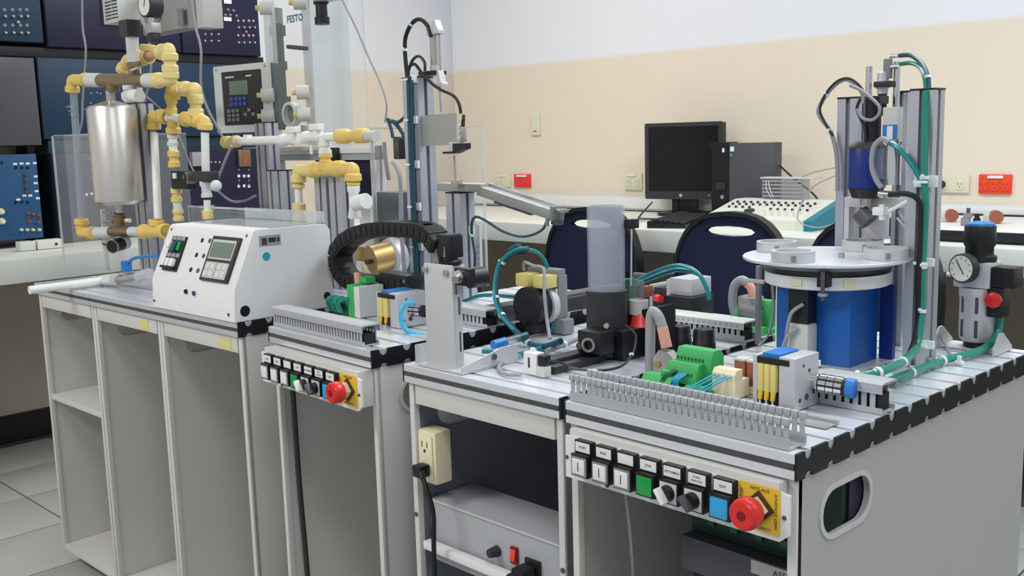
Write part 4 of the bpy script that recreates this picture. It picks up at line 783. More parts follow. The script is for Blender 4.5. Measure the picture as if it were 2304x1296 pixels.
for py, px in ((178, 928), (270, 930), (370, 934), (465, 938), (555, 942)):
    q = FB.y(px, py, .286); c = T('cable_clip', {178: 'topmost', 270: 'second from top', 370: 'middle', 465: 'fourth', 555: 'lowest'}[py] + ' white clip on the tall blue-hosed column of the middle trolley', 'clip', FB, (q.x, .287, q.z), group='white clips on the blue hose column'); c.p('base', 'tie_white').bx(q.x-.004, q.x+.012, .2852, .2895, q.z-.008, q.z+.008, .0012); c.p('strap', 'tie_white').bx(q.x-.017, q.x-.004, .274, .277, q.z-.002, q.z+.002)
# cylinder on top
q = FB.y(968, 120, .30); x = q.x
t = T('lift_cylinder', 'small steel pneumatic cylinder standing on top of the hose column', 'cylinder', FB, (x, .31, .478))
t.p('mount', 'black_plastic').bx(x-.035, x+.014, .295, .328, .4785, .486, .001); t.p('barrel', 'steel').cyl((x, .31, .490), (x, .31, .557), .0078, n=20); t.p('lower_cap', 'light_grey_plastic').cyl((x, .31, .486), (x, .31, .496), .009, n=18)
h = t.p('head', 'matte_silver'); h.bx(x-.011, x+.008, .30, .32, .554, .582, .002); h.p('port', 'dark_slot').cyl((x, .2995, .571), (x, .299, .571), .0026, n=10)
t.p('side_valve', 'matte_silver').prism([(x+.008, .562), (x+.008, .582), (x+.015, .582), (x+.022, .566), (x+.026, .562), (x+.026, .556), (x+.008, .556)], 'y', .302, .316); t.p('side_valve', 'matte_silver').prism([(x+.014, .458), (x+.014, .486), (x+.02, .486), (x+.026, .464), (x+.033, .46), (x+.033, .455), (x+.014, .455)], 'y', .302, .316)
t.p('guide_rod', 'zinc').cyl((x+.0185, .309, .556), (x+.0185, .309, .486), .0022, n=8); t.p('lower_rod', 'zinc').cyl((x+.014, .309, .458), (x+.016, .309, .405), .0024, n=8)
hose(FB, 'air_hose', 'black cable arching high over the hose column to the small steel cylinder', FB.ys([(968, 82, .31), (958, 58), (942, 44), (928, 52), (914, 78), (911, 110), (913, 150), (918, 200), (920, 260)], .30), .0042, 'rubber', ties=(3, 5)) if False else None
hose(FB, 'sensor_cable', 'black cable arching high over the hose column to the small steel cylinder', [FB.y(a_, b_, .30) for a_, b_ in ((970, 82), (962, 58), (944, 43), (926, 54), (913, 82), (911, 112), (914, 150), (919, 200), (921, 240))], .0042, 'rubber', ties=(3, 5), cat='cable')
hose(FB, 'sensor_cable', 'small grey cable arch just above the top cap of the hose column', [FB.y(a_, b_, .29) for a_, b_ in ((956, 160), (955, 140), (942, 126), (928, 136), (920, 158), (919, 178))], .0028, 'cable_dark', cat='cable')
hose(FB, 'sensor_cable', 'black cable slanting from the hose column down to the hanging optical sensor', [FB.y(a_, b_, .285) for a_, b_ in ((921, 150), (934, 145), (955, 172), (985, 198), (1018, 214), (1032, 232), (1037, 255))], .003, 'rubber', cat='cable')
# sensor head on bracket plate
a, b = FB.y(970, 258, .30), FB.y(1030, 325, .30)
t = T('optical_sensor', 'grey sensor head with black foot hung on a zinc plate right of the hose column', 'sensor', FB, (b.x, .30, b.z))
t.p('bracket_plate', 'zinc').prism([(-.222, a.z-.002), (a.x+.005, a.z), (b.x, a.z), (b.x, b.z), (-.222, b.z-.002)], 'y', .297, .300)
a, b = FB.y(1013, 320, .29), FB.y(1040, 345, .29); h = t.p('sensor_body', 'light_grey_plastic'); h.bx(a.x, b.x, .286, .2965, b.z+.004, a.z, .001); c = FB.y(1030, 280, .29); h.bx(c.x, c.x+.012, .286, .2965, a.z, c.z, .001)
e = FB.y(1046, 285, .28); h.p('terminal_strip', 'steel').bx(e.x-.011, e.x+.0, .272, .284, a.z, e.z, .001)
for k in range(4): h.p('terminal_screw', 'chrome').cyl((e.x-.006, .2715, a.z+.008+.011*k), (e.x-.006, .270, a.z+.008+.011*k), .0035, n=10)
f = FB.y(1055, 322, .28); t.p('lens_foot', 'black_plastic').prism([(a.x, b.z), (a.x, b.z+.0038), (b.x-.004, b.z+.004), (b.x-.004, f.z), (f.x-.001, f.z), (f.x-.001, b.z+.009), (b.x, b.z)], 'y', .27, .2855)
p = FB.y(1037, 262, .28); t.p('cable_gland', 'black_plastic').cyl((e.x-.005, .279, e.z), (e.x-.006, .283, e.z+.022), .004, .0028, 10)
q = FB.y(1022, 350, .29); t.p('light_rod', 'zinc').cyl((q.x, .29, q.z), (q.x+.001, .29, q.z-.047), .002, n=8)
# chain drive arm
t = T('cable_chain', 'thick black cable drag chain curving over the middle trolley', 'cable chain', FB, (-.3, .25, .05))
P = FB.ys([(930, 636), (880, 632), (830, 634), (795, 632), (775, 615), (766, 592), (767, 566), (782, 543), (808, 526), (840, 517), (880, 513), (920, 515), (955, 518), (978, 532), (990, 552)], .252)
D = []
for i in range(len(P)-1):
    for k in range(3): D.append(P[i].lerp(P[i+1], k/3))
D.append(P[-1]); X = []; acc = 0; last = D[0]; step = .0205
for i in range(1, len(D)):
    seg = (D[i]-last).length
    while acc+seg >= step:
        last = last.lerp(D[i], (step-acc)/seg); X.append(last.copy()); seg = (D[i]-last).length; acc = 0
    acc += seg; last = D[i].copy()
def lk(q):
    q.box((0, 0, 0), (.0240, .046, .030), bev=.0015); q.box((0, -.0235, 0), (.017, .002, .019), bev=.0008); q.box((.0, 0, .0135), (.014, .022, .003), bev=.001)
mats = []
for i, p in enumerate(X):
    d = (X[min(i+1, len(X)-1)]-X[max(i-1, 0)]).normalized(); mats.append(M.Translation(p) @ M.Rotation(-math.atan2(d.z, d.x), 4, 'Y'))
t.rep('chain_link', 'rubber', lk, [x for x in mats])
a = FB.y(930, 632, .245); t.p('lower_arm', 'black_plastic').bx(a.x-.10, a.x, .230, .27, a.z-.011, a.z+.012, .006); t.p('rivet', 'steel').cyl((a.x-.01, .23, a.z), (a.x-.01, .2285, a.z), .003, n=8)
a = FB.y(1010, 560, .25); t = T('gripper_drive', 'black rectangular drive cover on a thick black disc above the white bracket', 'actuator', FB, (a.x, .25, a.z-.03))
DY = -.05
t.p('cover', 'black_plastic').bx(a.x-.019, a.x+.019, .235, .27, a.z-.016, a.z+.026, .002); t.p('blue_rim', 'hose_dark_blue').bx(a.x-.014, a.x+.016, .237, .268, a.z+.026, a.z+.0285); t.p('disc', 'black_plastic').lathe((a.x, .252, a.z-.030), (0, 0, 1), [(.021, 0), (.0225, .002), (.0225, .007), (.02, .009)], 24); t.p('neck', 'charcoal_plastic').cyl((a.x, .252, a.z-.022), (a.x, .252, a.z-.016), .015, n=18)
t.p('silver_mark', 'chrome').prism([(a.x+.001, a.z-.014), (a.x+.008, a.z-.014), (a.x+.0065, a.z+.006), (a.x+.004, a.z+.006)], 'y', .2346, .2349)
t.p('carriage', 'mid_grey_plastic').bx(a.x-.045, a.x-.021, .24, .275, a.z-.03, a.z+.0, .002); t.p('arm_beam', 'matte_silver').bx(a.x-.05, a.x+.015, .238, .275, a.z-.052, a.z-.031, .002)
# second column with chute
column(FB, 'short aluminium column carrying the grey bin and the sloping chute', -.322, -.272, .43, .47, .236)
a = FB.y(1000, 408, .44); t = T('reject_bin', 'small grey sheet metal bin on top of the short column', 'bin', FB, (-.31, .44, .24))
a, b = FB.y(1000, 410, .45), FB.y(1078, 440, .42); t.p('tray', 'zinc').bx(a.x, b.x, .425, .475, .241, .258, .002); t.p('side_plate', 'column_aluminium').bx(a.x-.001, a.x+.012, .478, .50, .09, .258, .001)
t = T('chute', 'grey aluminium chute sloping down to the right from the short column', 'chute', FB, (-.2, .45, .2))
a, b = FB.y(1085, 428, .44), FB.y(1250, 482, .40); d = (b-a); L = d.length; q = d.to_track_quat('X', 'Z').to_matrix(); R = q
t.p('channel', 'zinc').box(a.lerp(b, .5), (L, .028, .020), R, .0015); t.p('top_lip', 'cast_aluminium').box(a.lerp(b, .5)+V((0, .013, .010)), (L, .003, .012), R); t.p('rail_below', 'dark_grey_metal').box(a.lerp(b, .45)+V((0, 0, -.014)), (L*.5, .01, .006), R)
t.p('end_stop', 'mid_grey_plastic').box(b+V((.004, 0, .002)), (.008, .03, .028), R, .001); t.p('lower_clamp', 'dark_grey_metal').box(b+V((.004, .0, -.015)), (.016, .02, .010), R, .002); t.p('fork', 'steel').box(b+V((.016, 0, .008)), (.018, .022, .006), R, .001); t.p('fitting', 'mid_grey_plastic').cyl(b+V((-.012, -.01, -.008)), b+V((-.014, -.01, -.022)), .004, n=8)
q = FB.y(1030, 408, .42); t.p('hinge', 'steel').bx(q.x-.012, q.x+.012, .41, .424, q.z-.012, q.z+.004, .001)
hose(FB, 'air_hose', 'dark teal hose hanging in a curve from the chute end to the short column', [FB.y(a_, b_, .41) for a_, b_ in ((1229, 500), (1222, 515), (1200, 528), (1170, 532), (1130, 520), (1095, 498), (1072, 488), (1062, 500), (1062, 530), (1068, 570), (1068, 600))], .0028, 'hose_dark_blue', ties=(8,))
q = FB.y(1060, 518, .425); c = T('cable_clip', 'white cable clip on the short column below the chute', 'clip', FB, (q.x, .426, q.z)); c.p('base', 'tie_white').bx(q.x-.008, q.x+.008, .4245, .4285, q.z-.009, q.z+.009, .001)
t = T('slotted_strip', 'pale slotted plastic strip hanging beside the short column', 'strip', FB, (-.25, .46, .1)); a, b = FB.y(1072, 505, .45), FB.y(1084, 640, .45); s = t.p('strip', 'light_grey_plastic'); s.bx(a.x, b.x, .448, .455, b.z, a.z, .001)
def nub(q): q.box((0, 0, 0), (.006, .004, .005))
t.rep('slot_mark', 'cable_grey', nub, [TR((a.x+b.x)/2, .446, b.z+.008+.0125*i) for i in range(7)])
# white small boxes behind the bracket
t = T('cable_bracket', 'white metal clamp with cable clip on the grooves behind the hose ring', 'clip', FB, FB.z(1115, 718, .002)); q = FB.z(1115, 718, .002); t.p('base', 'tie_white').bx(q.x-.02, q.x+.02, q.y-.01, q.y+.01, .001, .01, .002); t.p('loop', 'tie_white').tube([(q.x-.015, q.y, .01), (q.x-.005, q.y, .022), (q.x+.005, q.y, .012), (q.x+.015, q.y, .02)], .002, 6)
# ---------------------------------------------------------------- left trolleys: process station
t = T('display_console', 'white sloping control box with display and switches on the left trolley', 'control box', FA, (-.18, .12, .0005))
side = [FA.x(a, b, -.001) for a, b in ((528, 721), (528, 656), (574, 523), (748, 508), (750, 545), (742, 690))]
y0, y1, y2, y3 = -.004, .000, .056, .245; z1, z2 = .066, .186
prof = [(y0, .001), (y1, z1), (y2-.003, z2-.004), (y2+.004, z2), (y3-.012, z2-.001), (y3, z2-.014), (y3, .001)]
x0, x1 = -.352, -.001
b = t.p('case', 'bright_paint'); b.prism(prof, 'x', x0, x1)
sl = V((0, y2-y1, z2-z1)); sl.normalize(); nn = V((0, -sl.z, sl.y)); O = V((0, y1, z1))
def P(x, u, h=0): return V((x, 0, 0))+O+sl*u+nn*h
Rs = M((V((1, 0, 0)), sl, nn)).transposed()        # local x right, y up the slope, z out
def sbox(mb, xa, xb, ua, ub, ha, hb, bev=0): return mb.box(P((xa+xb)/2, (ua+ub)/2, (ha+hb)/2), (xb-xa, ub-ua, hb-ha), Rs, bev)
def fx(px, py):                               # pixel -> (x, u) on the sloped face
    o = FA.Ri @ (CAMP-FA.o); d = FA.Ri @ (fw*FPX+rt*(px-1152)-up*(py-648)); tt = (O-o).dot(nn)/d.dot(nn); q = o+d*tt; return q.x, (q-O).dot(sl)
xa, ua = fx(455, 622); xb, ub = fx(548, 532); xa2, _ = fx(487, 530); xd0 = (xa+xa2)/2; u_lo, u_hi = fx(480, 628)[1], fx(510, 530)[1]
xd0, xd1 = -.163, -.095
xd0 = fx(470, 580)[0]; xd1 = fx(533, 582)[0]
d = t.p('display_panel', 'charcoal_plastic'); sbox(d, xd0, xd1, .012, .112, .0003, .007, .002)
s = d.p('screen_bezel', 'light_grey_plastic'); sbox(s, xd0+.008, xd1-.008, .060, .104, .007, .0078, .001); l = s.p('lcd_screen', 'lcd_green'); sbox(l, xd0+.012, xd1-.012, .064, .098, .0079, .0084)
for i in range(2):
    k = d.p('keypad', 'light_grey_plastic'); wv = (xd1-xd0-.020)/2; sbox(k, xd0+.009+i*(wv+.002), xd0+.009+i*(wv+.002)+wv, .018, .054, .007, .0082, .0012)
    for j in range(2):
        for m_ in range(2): kk = k.p('key', 'pvc_grey_white'); sbox(kk, xd0+.011+i*(wv+.002)+m_*wv*.45, xd0+.011+i*(wv+.002)+m_*wv*.45+wv*.38, .022+.016*j, .034+.016*j, .0082, .0092, .0008)
xs0 = fx(392, 575)[0]-.026; xs1 = xs0+.062
d = t.p('switch_panel', 'black_plastic'); sbox(d, xs0, xs1, .022, .104, .0003, .005, .001)
for r, u in ((0, .094), (1, .054)):
    for i in range(3): c = d.p('label_cell', 'cable_grey'); sbox(c, xs0+.005+.019*i, xs0+.021+.019*i, u, u+.009, .005, .0058)
for i in range(3):
    c = d.p('rocker', 'pvc_white', 'white rocker switch'); sbox(c, xs0+.004+.018*i, xs0+.018+.018*i, .030, .05, .005, .016, .004)
    c = d.p('rocker_base', 'black_plastic'); sbox(c, xs0+.003+.018*i, xs0+.019+.018*i, .026, .031, .005, .014, .001)
c = d.p('rocker', 'pvc_white', 'white rocker switch'); sbox(c, xs0+.004, xs0+.018, .072, .09, .005, .018, .004)
c = d.p('selector', 'hose_dark_blue'); sbox(c, xs0+.020, xs0+.036, .066, .09, .005, .014, .003)
c = d.p('green_lamp', 'lens_green', 'green indicator lamp'); sbox(c, xs0+.038, xs0+.05, .070, .090, .005, .009, .001)
for px, py, m_ in ((456, 541, 'black_plastic'), (473, 542, 'dark_grey_metal'), (443, 574, 'black_plastic'), (459, 576, 'dark_grey_metal'), (430, 607, 'black_plastic'), (446, 609, 'dark_grey_metal')):
    x, u = fx(px, py); b.p('socket', m_).cyl(P(x, u, 0), P(x, u, .0015), .0055, n=14)
for px, py in ((387, 516), (556, 531)):
    x, u = fx(px, py); b.p('screw', 'dark_grey_metal').cyl(P(x, u, 0), P(x, u, .0015), .0035, n=10)
for px, py, m_, r in ((418, 656, 'black_plastic', .005), (436, 660, 'rack_bright_blue', .005), (348, 676, 'dark_grey_metal', .003), (515, 708, 'dark_grey_metal', .0032)):
    q = FA.y(px, py, -.003); b.p('socket' if r > .004 else 'screw', m_).cyl((q.x, .001, q.z), (q.x, -.0052, q.z), r, n=12)
q = FA.x(552, 700, 0); b.p('cable_hole', 'black_plastic').cyl((x1-.001, q.y, q.z), (x1+.0006, q.y, q.z), .0115, n=24)
q = FA.x(745, 668, 0); b.p('cable_hole', 'black_plastic').cyl((x1-.001, min(q.y, .228), .026), (x1+.0006, min(q.y, .228), .026), .009, n=20)
q = FA.x(600, 577, 0); b.p('round_sticker', 'teal_dot').cyl((x1, q.y, q.z), (x1+.0005, q.y, q.z), .0092, n=20)
q = FA.x(608, 541, 0); n = b.p('type_label', 'cable_grey'); n.box((x1+.0003, q.y, q.z), (.0006, .052, .022)); n.p('label_mark', 'ink').box((x1+.0008, q.y-.014, q.z-.001), (.0004, .012, .014)); n.p('label_mark', 'charcoal_plastic').box((x1+.0008, q.y+.005, q.z+.001), (.0004, .018, .009)); n.p('label_mark', 'charcoal_plastic').box((x1+.0008, q.y+.02, q.z+.001), (.0004, .005, .009))
t = T('acrylic_cover', 'low clear acrylic cover lying on top of the white sloping control box', 'cover', FA, (-.17, .17, .187)); t.p('sheet', 'acrylic_smoky').bx(-.33, -.01, .10, .235, .1868, .189); t.p('upstand', 'acrylic_edge').bx(-.33, -.01, .236, .239, .1868, .212)
# pipe helpers
YP = .20
class Pipe:
    def __init__(s, name, label, Y, base, fr=FA, grp=None): s.Y = Y; s.fr = fr; s.t = T(name, label, 'pipework', fr, base, group=grp)
    def q(s, p): return s.fr.y(p[0], p[1], p[2] if len(p) > 2 else s.Y)
    def run(s, pts, r=.0105, m='pvc_white', sm=0): s.t.p('pipe', m).tube([s.q(p) for p in pts], r, 12, sm); return s
    def elbow(s, a, c, b, m='cpvc_yellow', r=.0165, R=.0205):
        A, C, B = s.q(a), s.q(c), s.q(b); k = s.t.p('elbow', m); pts = [A, A.lerp(C, .72), A.lerp(C, .9).lerp(B.lerp(C, .9), .5).lerp(C, .35), B.lerp(C, .72), B]
        k.tube(pts, r, 14, 3); da = (C-A).normalized(); db = (C-B).normalized(); k.lathe(A, da, [(r, 0), (R, .002), (R, .015), (r, .02)], 16); k.lathe(B, db, [(r, 0), (R, .002), (R, .015), (r, .02)], 16); return s
    def tee(s, a, b, c, d, m='cpvc_yellow', r=.0165, R=.0205):
        A, B, C_, D_ = [s.q(x) for x in (a, b, c, d)]; k = s.t.p('tee', m); k.cyl(A, B, r, n=16); k.cyl(C_, D_, r, n=16)
        for p, o in ((A, B), (B, A), (D_, C_)): k.lathe(p, (o-p), [(r, 0), (R, .002), (R, .014), (r, .018)], 16)
        return s
    def coup(s, a, b, m='cpvc_yellow', r=.016, R=.0205):
        A, B = s.q(a), s.q(b); L = (B-A).length; s.t.p('coupling', m).lathe(A, B-A, [(r, 0), (R, .003), (R, L*.34), (r*.95, L*.42), (r*.95, L*.58), (R, L*.66), (R, L-.003), (r, L)], 16); return s
# steel tank
q = FA.y(260, 350, YP); tx = q.x; zt = FA.y(253, 237, YP-.06).z; zb = FA.y(268, 462, YP-.06).z; R_ = .066
t = T('pressure_tank', 'brushed stainless steel cylinder tank held above the left trolley', 'tank', FA, (tx, YP, zb))
t.p('shell', 'brushed_steel').lathe((tx, YP, zb), (0, 0, 1), [(.02, -.006), (R_*.85, -.004), (R_, .006), (R_*1.005, .012), (R_, zt-zb-.006), (R_*.93, zt-zb+.003), (R_*.5, zt-zb+.012), (.016, zt-zb+.018)], 48)
t.p('top_neck', 'steel').cyl((tx, YP, zt+.017), (tx, YP, zt+.045), .0125, n=18); t.p('bottom_neck', 'steel').cyl((tx, YP, zb-.006), (tx, YP, zb-.028), .0125, n=18)
ztp = FA.y(270, 182, YP).z
pw = Pipe('pipe_header', 'horizontal yellow and brass pipe header above the steel tank', YP, (tx, YP, ztp))
zz = lambda px, py: FA.y(px, py, YP)
pw.elbow((163, 208), (163, 180), (196, 180), 'cpvc_gold'); pw.t.p('coupling', 'pvc_grey_white').cyl(zz(200, 180), zz(228, 181), .0195, n=16)
k = pw.t.p('brass_tee', 'brass'); k.cyl(zz(228, 181), zz(330, 181), .0185, n=18); k.cyl(zz(254, 185), zz(254, 205), .0175, n=16); k.cyl(zz(302, 178), zz(302, 156), .014, n=16)
pw.t.p('coupling', 'pvc_grey_white').cyl(zz(328, 181), zz(356, 181), .0185, n=16)
pw.elbow((352, 181), (384, 180), (384, 160)); pw.coup((383, 163), (382, 118)); pw.elbow((382, 138), (380, 110), (362, 118, .215)); pw.run([(365, 117, .215), (335, 126, .235)], .011, 'pink_sheath'); pw.tee((335, 126, .235), (318, 132, .245), (333, 128, .24), (333, 100, .24)); pw.elbow((312, 128, .25), (288, 135, .26), (276, 160, .26))
t = T('pressure_gauge', 'round black pressure gauge with white dial at the very top left', 'gauge', FA, zz(325, 20)); g = zz(335, 12)
t.p('case', 'charcoal_plastic').cyl((g.x-.002, YP+.024, g.z), (g.x, YP-.012, g.z), .031, n=28); dv = V((.05, -1, 0)).normalized(); fc = V((g.x, YP-.0125, g.z)); t.p('dial', 'instrument_white').cyl(fc, fc+dv*.001, .026, n=28); t.p('needle', 'ink').cyl(fc+dv*.0015+V((0, 0, -.004)), fc+dv*.0015+V((.008, 0, .016)), .001, n=6)
t.p('stem', 'steel').cyl((g.x+.006, YP, g.z-.031), (g.x+.006, YP, g.z-.052), .008, n=10); a = zz(325, 68); t.p('block', 'zinc').bx(g.x-.008, g.x+.026, YP-.012, YP+.016, a.z-.012, g.z-.045, .003); t.p('lower_block', 'black_plastic').bx(g.x-.006, g.x+.022, YP-.01, YP+.014, a.z-.035, a.z-.0125, .003)
t = T('solenoid_valve', 'black cap and pale tube standing on the brass tee above the tank', 'valve', FA, zz(302, 150)); a, b_ = zz(300, 46), zz(303, 84)
t.p('black_cap', 'charcoal_plastic').bx(a.x-.024, a.x+.022, YP-.03, YP+.01, b_.z, a.z, .003); c = zz(300, 142); t.p('clear_tube', 'light_grey_plastic').cyl((a.x, YP-.01, c.z), (a.x, YP-.01, b_.z), .0145, n=20); t.p('collar', 'brass').cyl((a.x+.001, YP-.006, c.z-.012), (a.x, YP-.008, c.z), .0175, n=18); t.p('ring', 'matte_silver').cyl((a.x+.002, YP-.003, c.z-.018), (a.x+.001, YP-.005, c.z-.0125), .0155, n=16)
t = T('level_tube', 'clear vertical plastic pipe left of the steel tank', 'pipe', FA, FA.y(188, 490, YP)); t.p('tube', 'acrylic_tube').cyl(zz(165, 206), zz(184, 492), .0105, n=16)
for py in (240, 258): t.p('sensor_clip', 'acrylic_smoky').cyl(zz(152+8*(py > 250), py), zz(172+4*(py > 250), py+1), .004, n=8)
pw = Pipe('pipe_return', 'yellow elbows and brass fitting under the steel tank', YP, zz(250, 520))
pw.elbow((183, 492), (184, 524), (212, 525), 'cpvc_gold'); pw.t.p('coupling', 'pvc_grey_white').cyl(zz(218, 524), zz(252, 522), .0165, n=16)
k = pw.t.p('brass_valve', 'brass'); k.cyl(zz(252, 520), zz(294, 521), .0155, n=16); k.cyl(zz(268, 512), zz(268, 480), .0145, n=16); k.cyl(zz(268, 494), zz(268, 487), .018, n=16); pw.run([(294, 521), (316, 521)], .013, 'pvc_grey_white')
pw.t.p('side_pin', 'steel').cyl(zz(236, 500), zz(254, 499), .005, n=8); pw.t.p('side_pin', 'cream_plastic').cyl(zz(284, 496), zz(292, 496), .006, n=8)
pw.tee((322, 521), (374, 520), (352, 518), (352, 494), 'cpvc_gold')
t = T('round_knob', 'black round valve knob under the brass fitting', 'knob', FA, zz(262, 553)); a, b_ = FA.y(252, 555, YP-.04), FA.y(272, 548, YP-.005); t.p('knob', 'black_plastic').cyl(a, b_, .018, n=22); t.p('silver_ring', 'steel').ring(a, b_-a, .0192, .016, .004, 24); t.p('bracket', 'matte_silver').cyl(b_, b_+(b_-a)*.5, .02, n=20); t.p('left_nut', 'steel').cyl(FA.y(236, 545, YP-.02), FA.y(250, 548, YP-.02), .010, n=8)
t = T('ball_valve', 'ball valve with a bright blue lever at the left of the white control box', 'valve', FA, FA.y(284, 625, .11)); YV = .10
t.p('body', 'steel').cyl(FA.y(262, 630, YV), FA.y(330, 617, YV), .0115, n=16); t.p('blue_hub', 'valve_blue', 'blue lever hub').cyl(FA.y(285, 610, YV), FA.y(284, 588, YV), .0135, n=16); t.p('stem', 'steel').cyl(FA.y(286, 625, YV), FA.y(285, 610, YV), .010, n=12)
t.p('lever', 'valve_blue', 'blue lever').tube([FA.y(288, 592, YV), FA.y(300, 582, YV), FA.y(325, 577, YV), FA.y(356, 575, YV)], .0042, 8); t.p('hex_nut', 'pvc_grey_white').cyl(FA.y(232, 632, YV-.01), FA.y(258, 628, YV-.01), .0155, n=12); t.p('end_union', 'cast_aluminium').cyl(FA.y(312, 622, YV), FA.y(336, 616, YV), .0145, n=8)
t = T('outlet_pipe', 'white plastic pipe poking out over the left end of the trolley', 'pipe', FA, FA.y(65, 652, .0)); t.p('pipe', 'pvc_white').cyl(FA.z(66, 653, .013), FA.y(232, 631, .085), .0108, n=20); q = FA.y(212, 650, .08); t.p('support', 'pvc_grey_white').bx(q.x-.016, q.x+.012, .07, .10, .001, q.z+.006, .002)
t = T('clamp_plate', 'thin white plate with a flat bar behind the steel tank foot', 'bracket', FA, (tx-.1, YP+.05, .0005)); a = FA.y(232, 470, YP+.04); t.p('plate', 'acrylic_edge').bx(a.x-.012, a.x+.0, YP+.035, YP+.045, .001, a.z); t.p('bar', 'steel').bx(a.x, a.x+.05, YP+.038, YP+.042, a.z-.012, a.z-.008)
column(FA, 'aluminium column right behind the steel tank', FA.y(297, 470, .26).x, FA.y(326, 470, .26).x, .27, .31, FA.y(318, 232, .27).z)
# middle pipe tree
pw = Pipe('pipe_tree', 'yellow and white pipe tree standing between tank and round terminal screen', .30, FA.y(352, 500, .3))
pw.run([(346, 300), (356, 495, .25)], .011).elbow((346, 292), (344, 262), (366, 262), 'cpvc_gold'); pw.run([(370, 265), (418, 267)], .0115); pw.tee((366, 262), (378, 264), (390, 270), (390, 300), 'cpvc_gold'); pw.tee((415, 268), (444, 270), (428, 268), (428, 275), 'cpvc_gold')
pw.run([(388, 300), (390, 345)], .0115); pw.coup((388, 300), (388, 330), 'pvc_grey_white', .011, .0145); pw.coup((390, 338), (392, 378), 'cpvc_gold', .0125, .016); pw.coup((396, 422), (398, 456), 'cpvc_yellow', .0125, .0155); pw.run([(398, 455), (402, 480)], .012, 'pvc_grey_white'); pw.coup((400, 470), (402, 498), 'cpvc_yellow', .0125, .0155)
pw.coup((386, 258), (386, 218), 'cpvc_gold', .013, .0155); pw.elbow((388, 225), (386, 203), (402, 200), 'cpvc_gold'); pw.run([(398, 202), (418, 200)], .010); pw.elbow((414, 200), (440, 199), (438, 225)); pw.coup((440, 216), (441, 262)); pw.elbow((445, 270), (461, 274), (461, 292), 'cpvc_gold'); pw.run([(461, 298), (463, 385)], .0105)
t = T('flow_sensor', 'black and white flow sensor block on the middle of the pipe tree', 'sensor', FA, FA.y(430, 400, .3)); a, b_ = FA.y(436, 386, .27), FA.y(470, 410, .27); t.p('black_box', 'charcoal_plastic').bx(a.x, b_.x, .265, .30, b_.z, a.z, .002); a = FA.y(388, 392, .28); t.p('dark_block', 'rack_frame').bx(a.x-.02, a.x+.07, .285, .31, a.z-.04, a.z+.008, .002); t.p('white_cap', 'paper').bx(a.x+.0, a.x+.017, .279, .2845, a.z-.012, a.z+.003, .001)
a = FA.y(420, 398, .27); t.p('round_boss', 'black_plastic').cyl((a.x, .284, a.z), (a.x, .262, a.z), .0125, n=18); t.p('brass_insert', 'brass').cyl((a.x, .262, a.z), (a.x, .2605, a.z), .005, n=10); t.p('bracket', 'steel').bx(a.x+.014, a.x+.017, .262, .284, a.z-.018, a.z+.014)
t = T('white_valve', 'white plastic valve with round knob below the black flow sensor', 'valve', FA, FA.y(467, 430, .29)); t.p('knob', 'pvc_grey_white').sph(FA.y(486, 418, .27), .015, 16); t.p('body', 'pvc_grey_white').lathe(FA.y(463, 406, .28), FA.y(466, 450, .28)-FA.y(463, 406, .28), [(.012, 0), (.0165, .003), (.0165, .012), (.0125, .018), (.0125, .034), (.0145, .036), (.0145, .044)], 16); t.p('neck', 'pvc_white').cyl(FA.y(466, 450, .28), FA.y(467, 478, .28), .009, n=12); t.p('yellow_foot', 'cpvc_yellow').lathe(FA.y(467, 472, .28), V((0, 0, -1)), [(.011, 0), (.0145, .003), (.0145, .022), (.012, .025)], 14)
t = T('white_valve', 'small white valve body under the header right of the tank top', 'valve', FA, zz(290, 210)); t.p('body', 'pvc_grey_white').lathe(FA.y(288, 192, .17), (0, 0, -1), [(.014, 0), (.0145, .01), (.011, .014), (.019, .02), (.019, .034), (.012, .044)], 16); t.p('cap', 'pvc_white').cyl(FA.y(298, 214, .165), FA.y(314, 216, .165), .016, n=18)
t = T('low_tray', 'clear and white low tray behind the white control box', 'tray', FA, FA.y(500, 480, .38)); a, b_ = FA.y(425, 465, .36), FA.y(590, 465, .36); z0 = FA.y(425, 498, .36).z; t.p('front', 'acrylic_smoky').bx(a.x, b_.x, .36, .363, z0, a.z-.002); t.p('rim', 'white_paint').bx(a.x-.004, b_.x, .358, .37, a.z-.002, a.z+.003, .001); t.p('end', 'white_paint').bx(a.x-.004, a.x, .358, .44, z0, a.z, .001); t.p('inner_bar', 'mid_grey_plastic').bx(a.x+.05, b_.x-.06, .39, .41, z0, a.z-.012, .001)
t.p('leg', 'white_paint').bx(a.x+.02, a.x+.035, .38, .40, .001, z0-.0005); t.p('leg', 'white_paint').bx(b_.x-.035, b_.x-.02, .38, .40, .001, z0-.0005); t.p('floor_plate', 'white_paint').bx(a.x, b_.x, .36, .44, z0-.003, z0-.0003)
# columns behind the white box
for l, px0, px1, py, Y in (('pair of grooved aluminium columns below the grey operator terminal', 572, 604, 278, .46), ('short grooved aluminium column behind the display of the white box', 600, 638, 385, .42), ('left of two grooved aluminium columns behind the yellow pipe bridge', 706, 736, 392, .42), ('right of two grooved aluminium columns behind the yellow pipe bridge', 738, 770, 392, .42)):
    a, b_ = FA.y(px0, py, Y), FA.y(px1, py, Y); column(FA, l, a.x, b_.x-.008, Y, Y+.035, a.z)
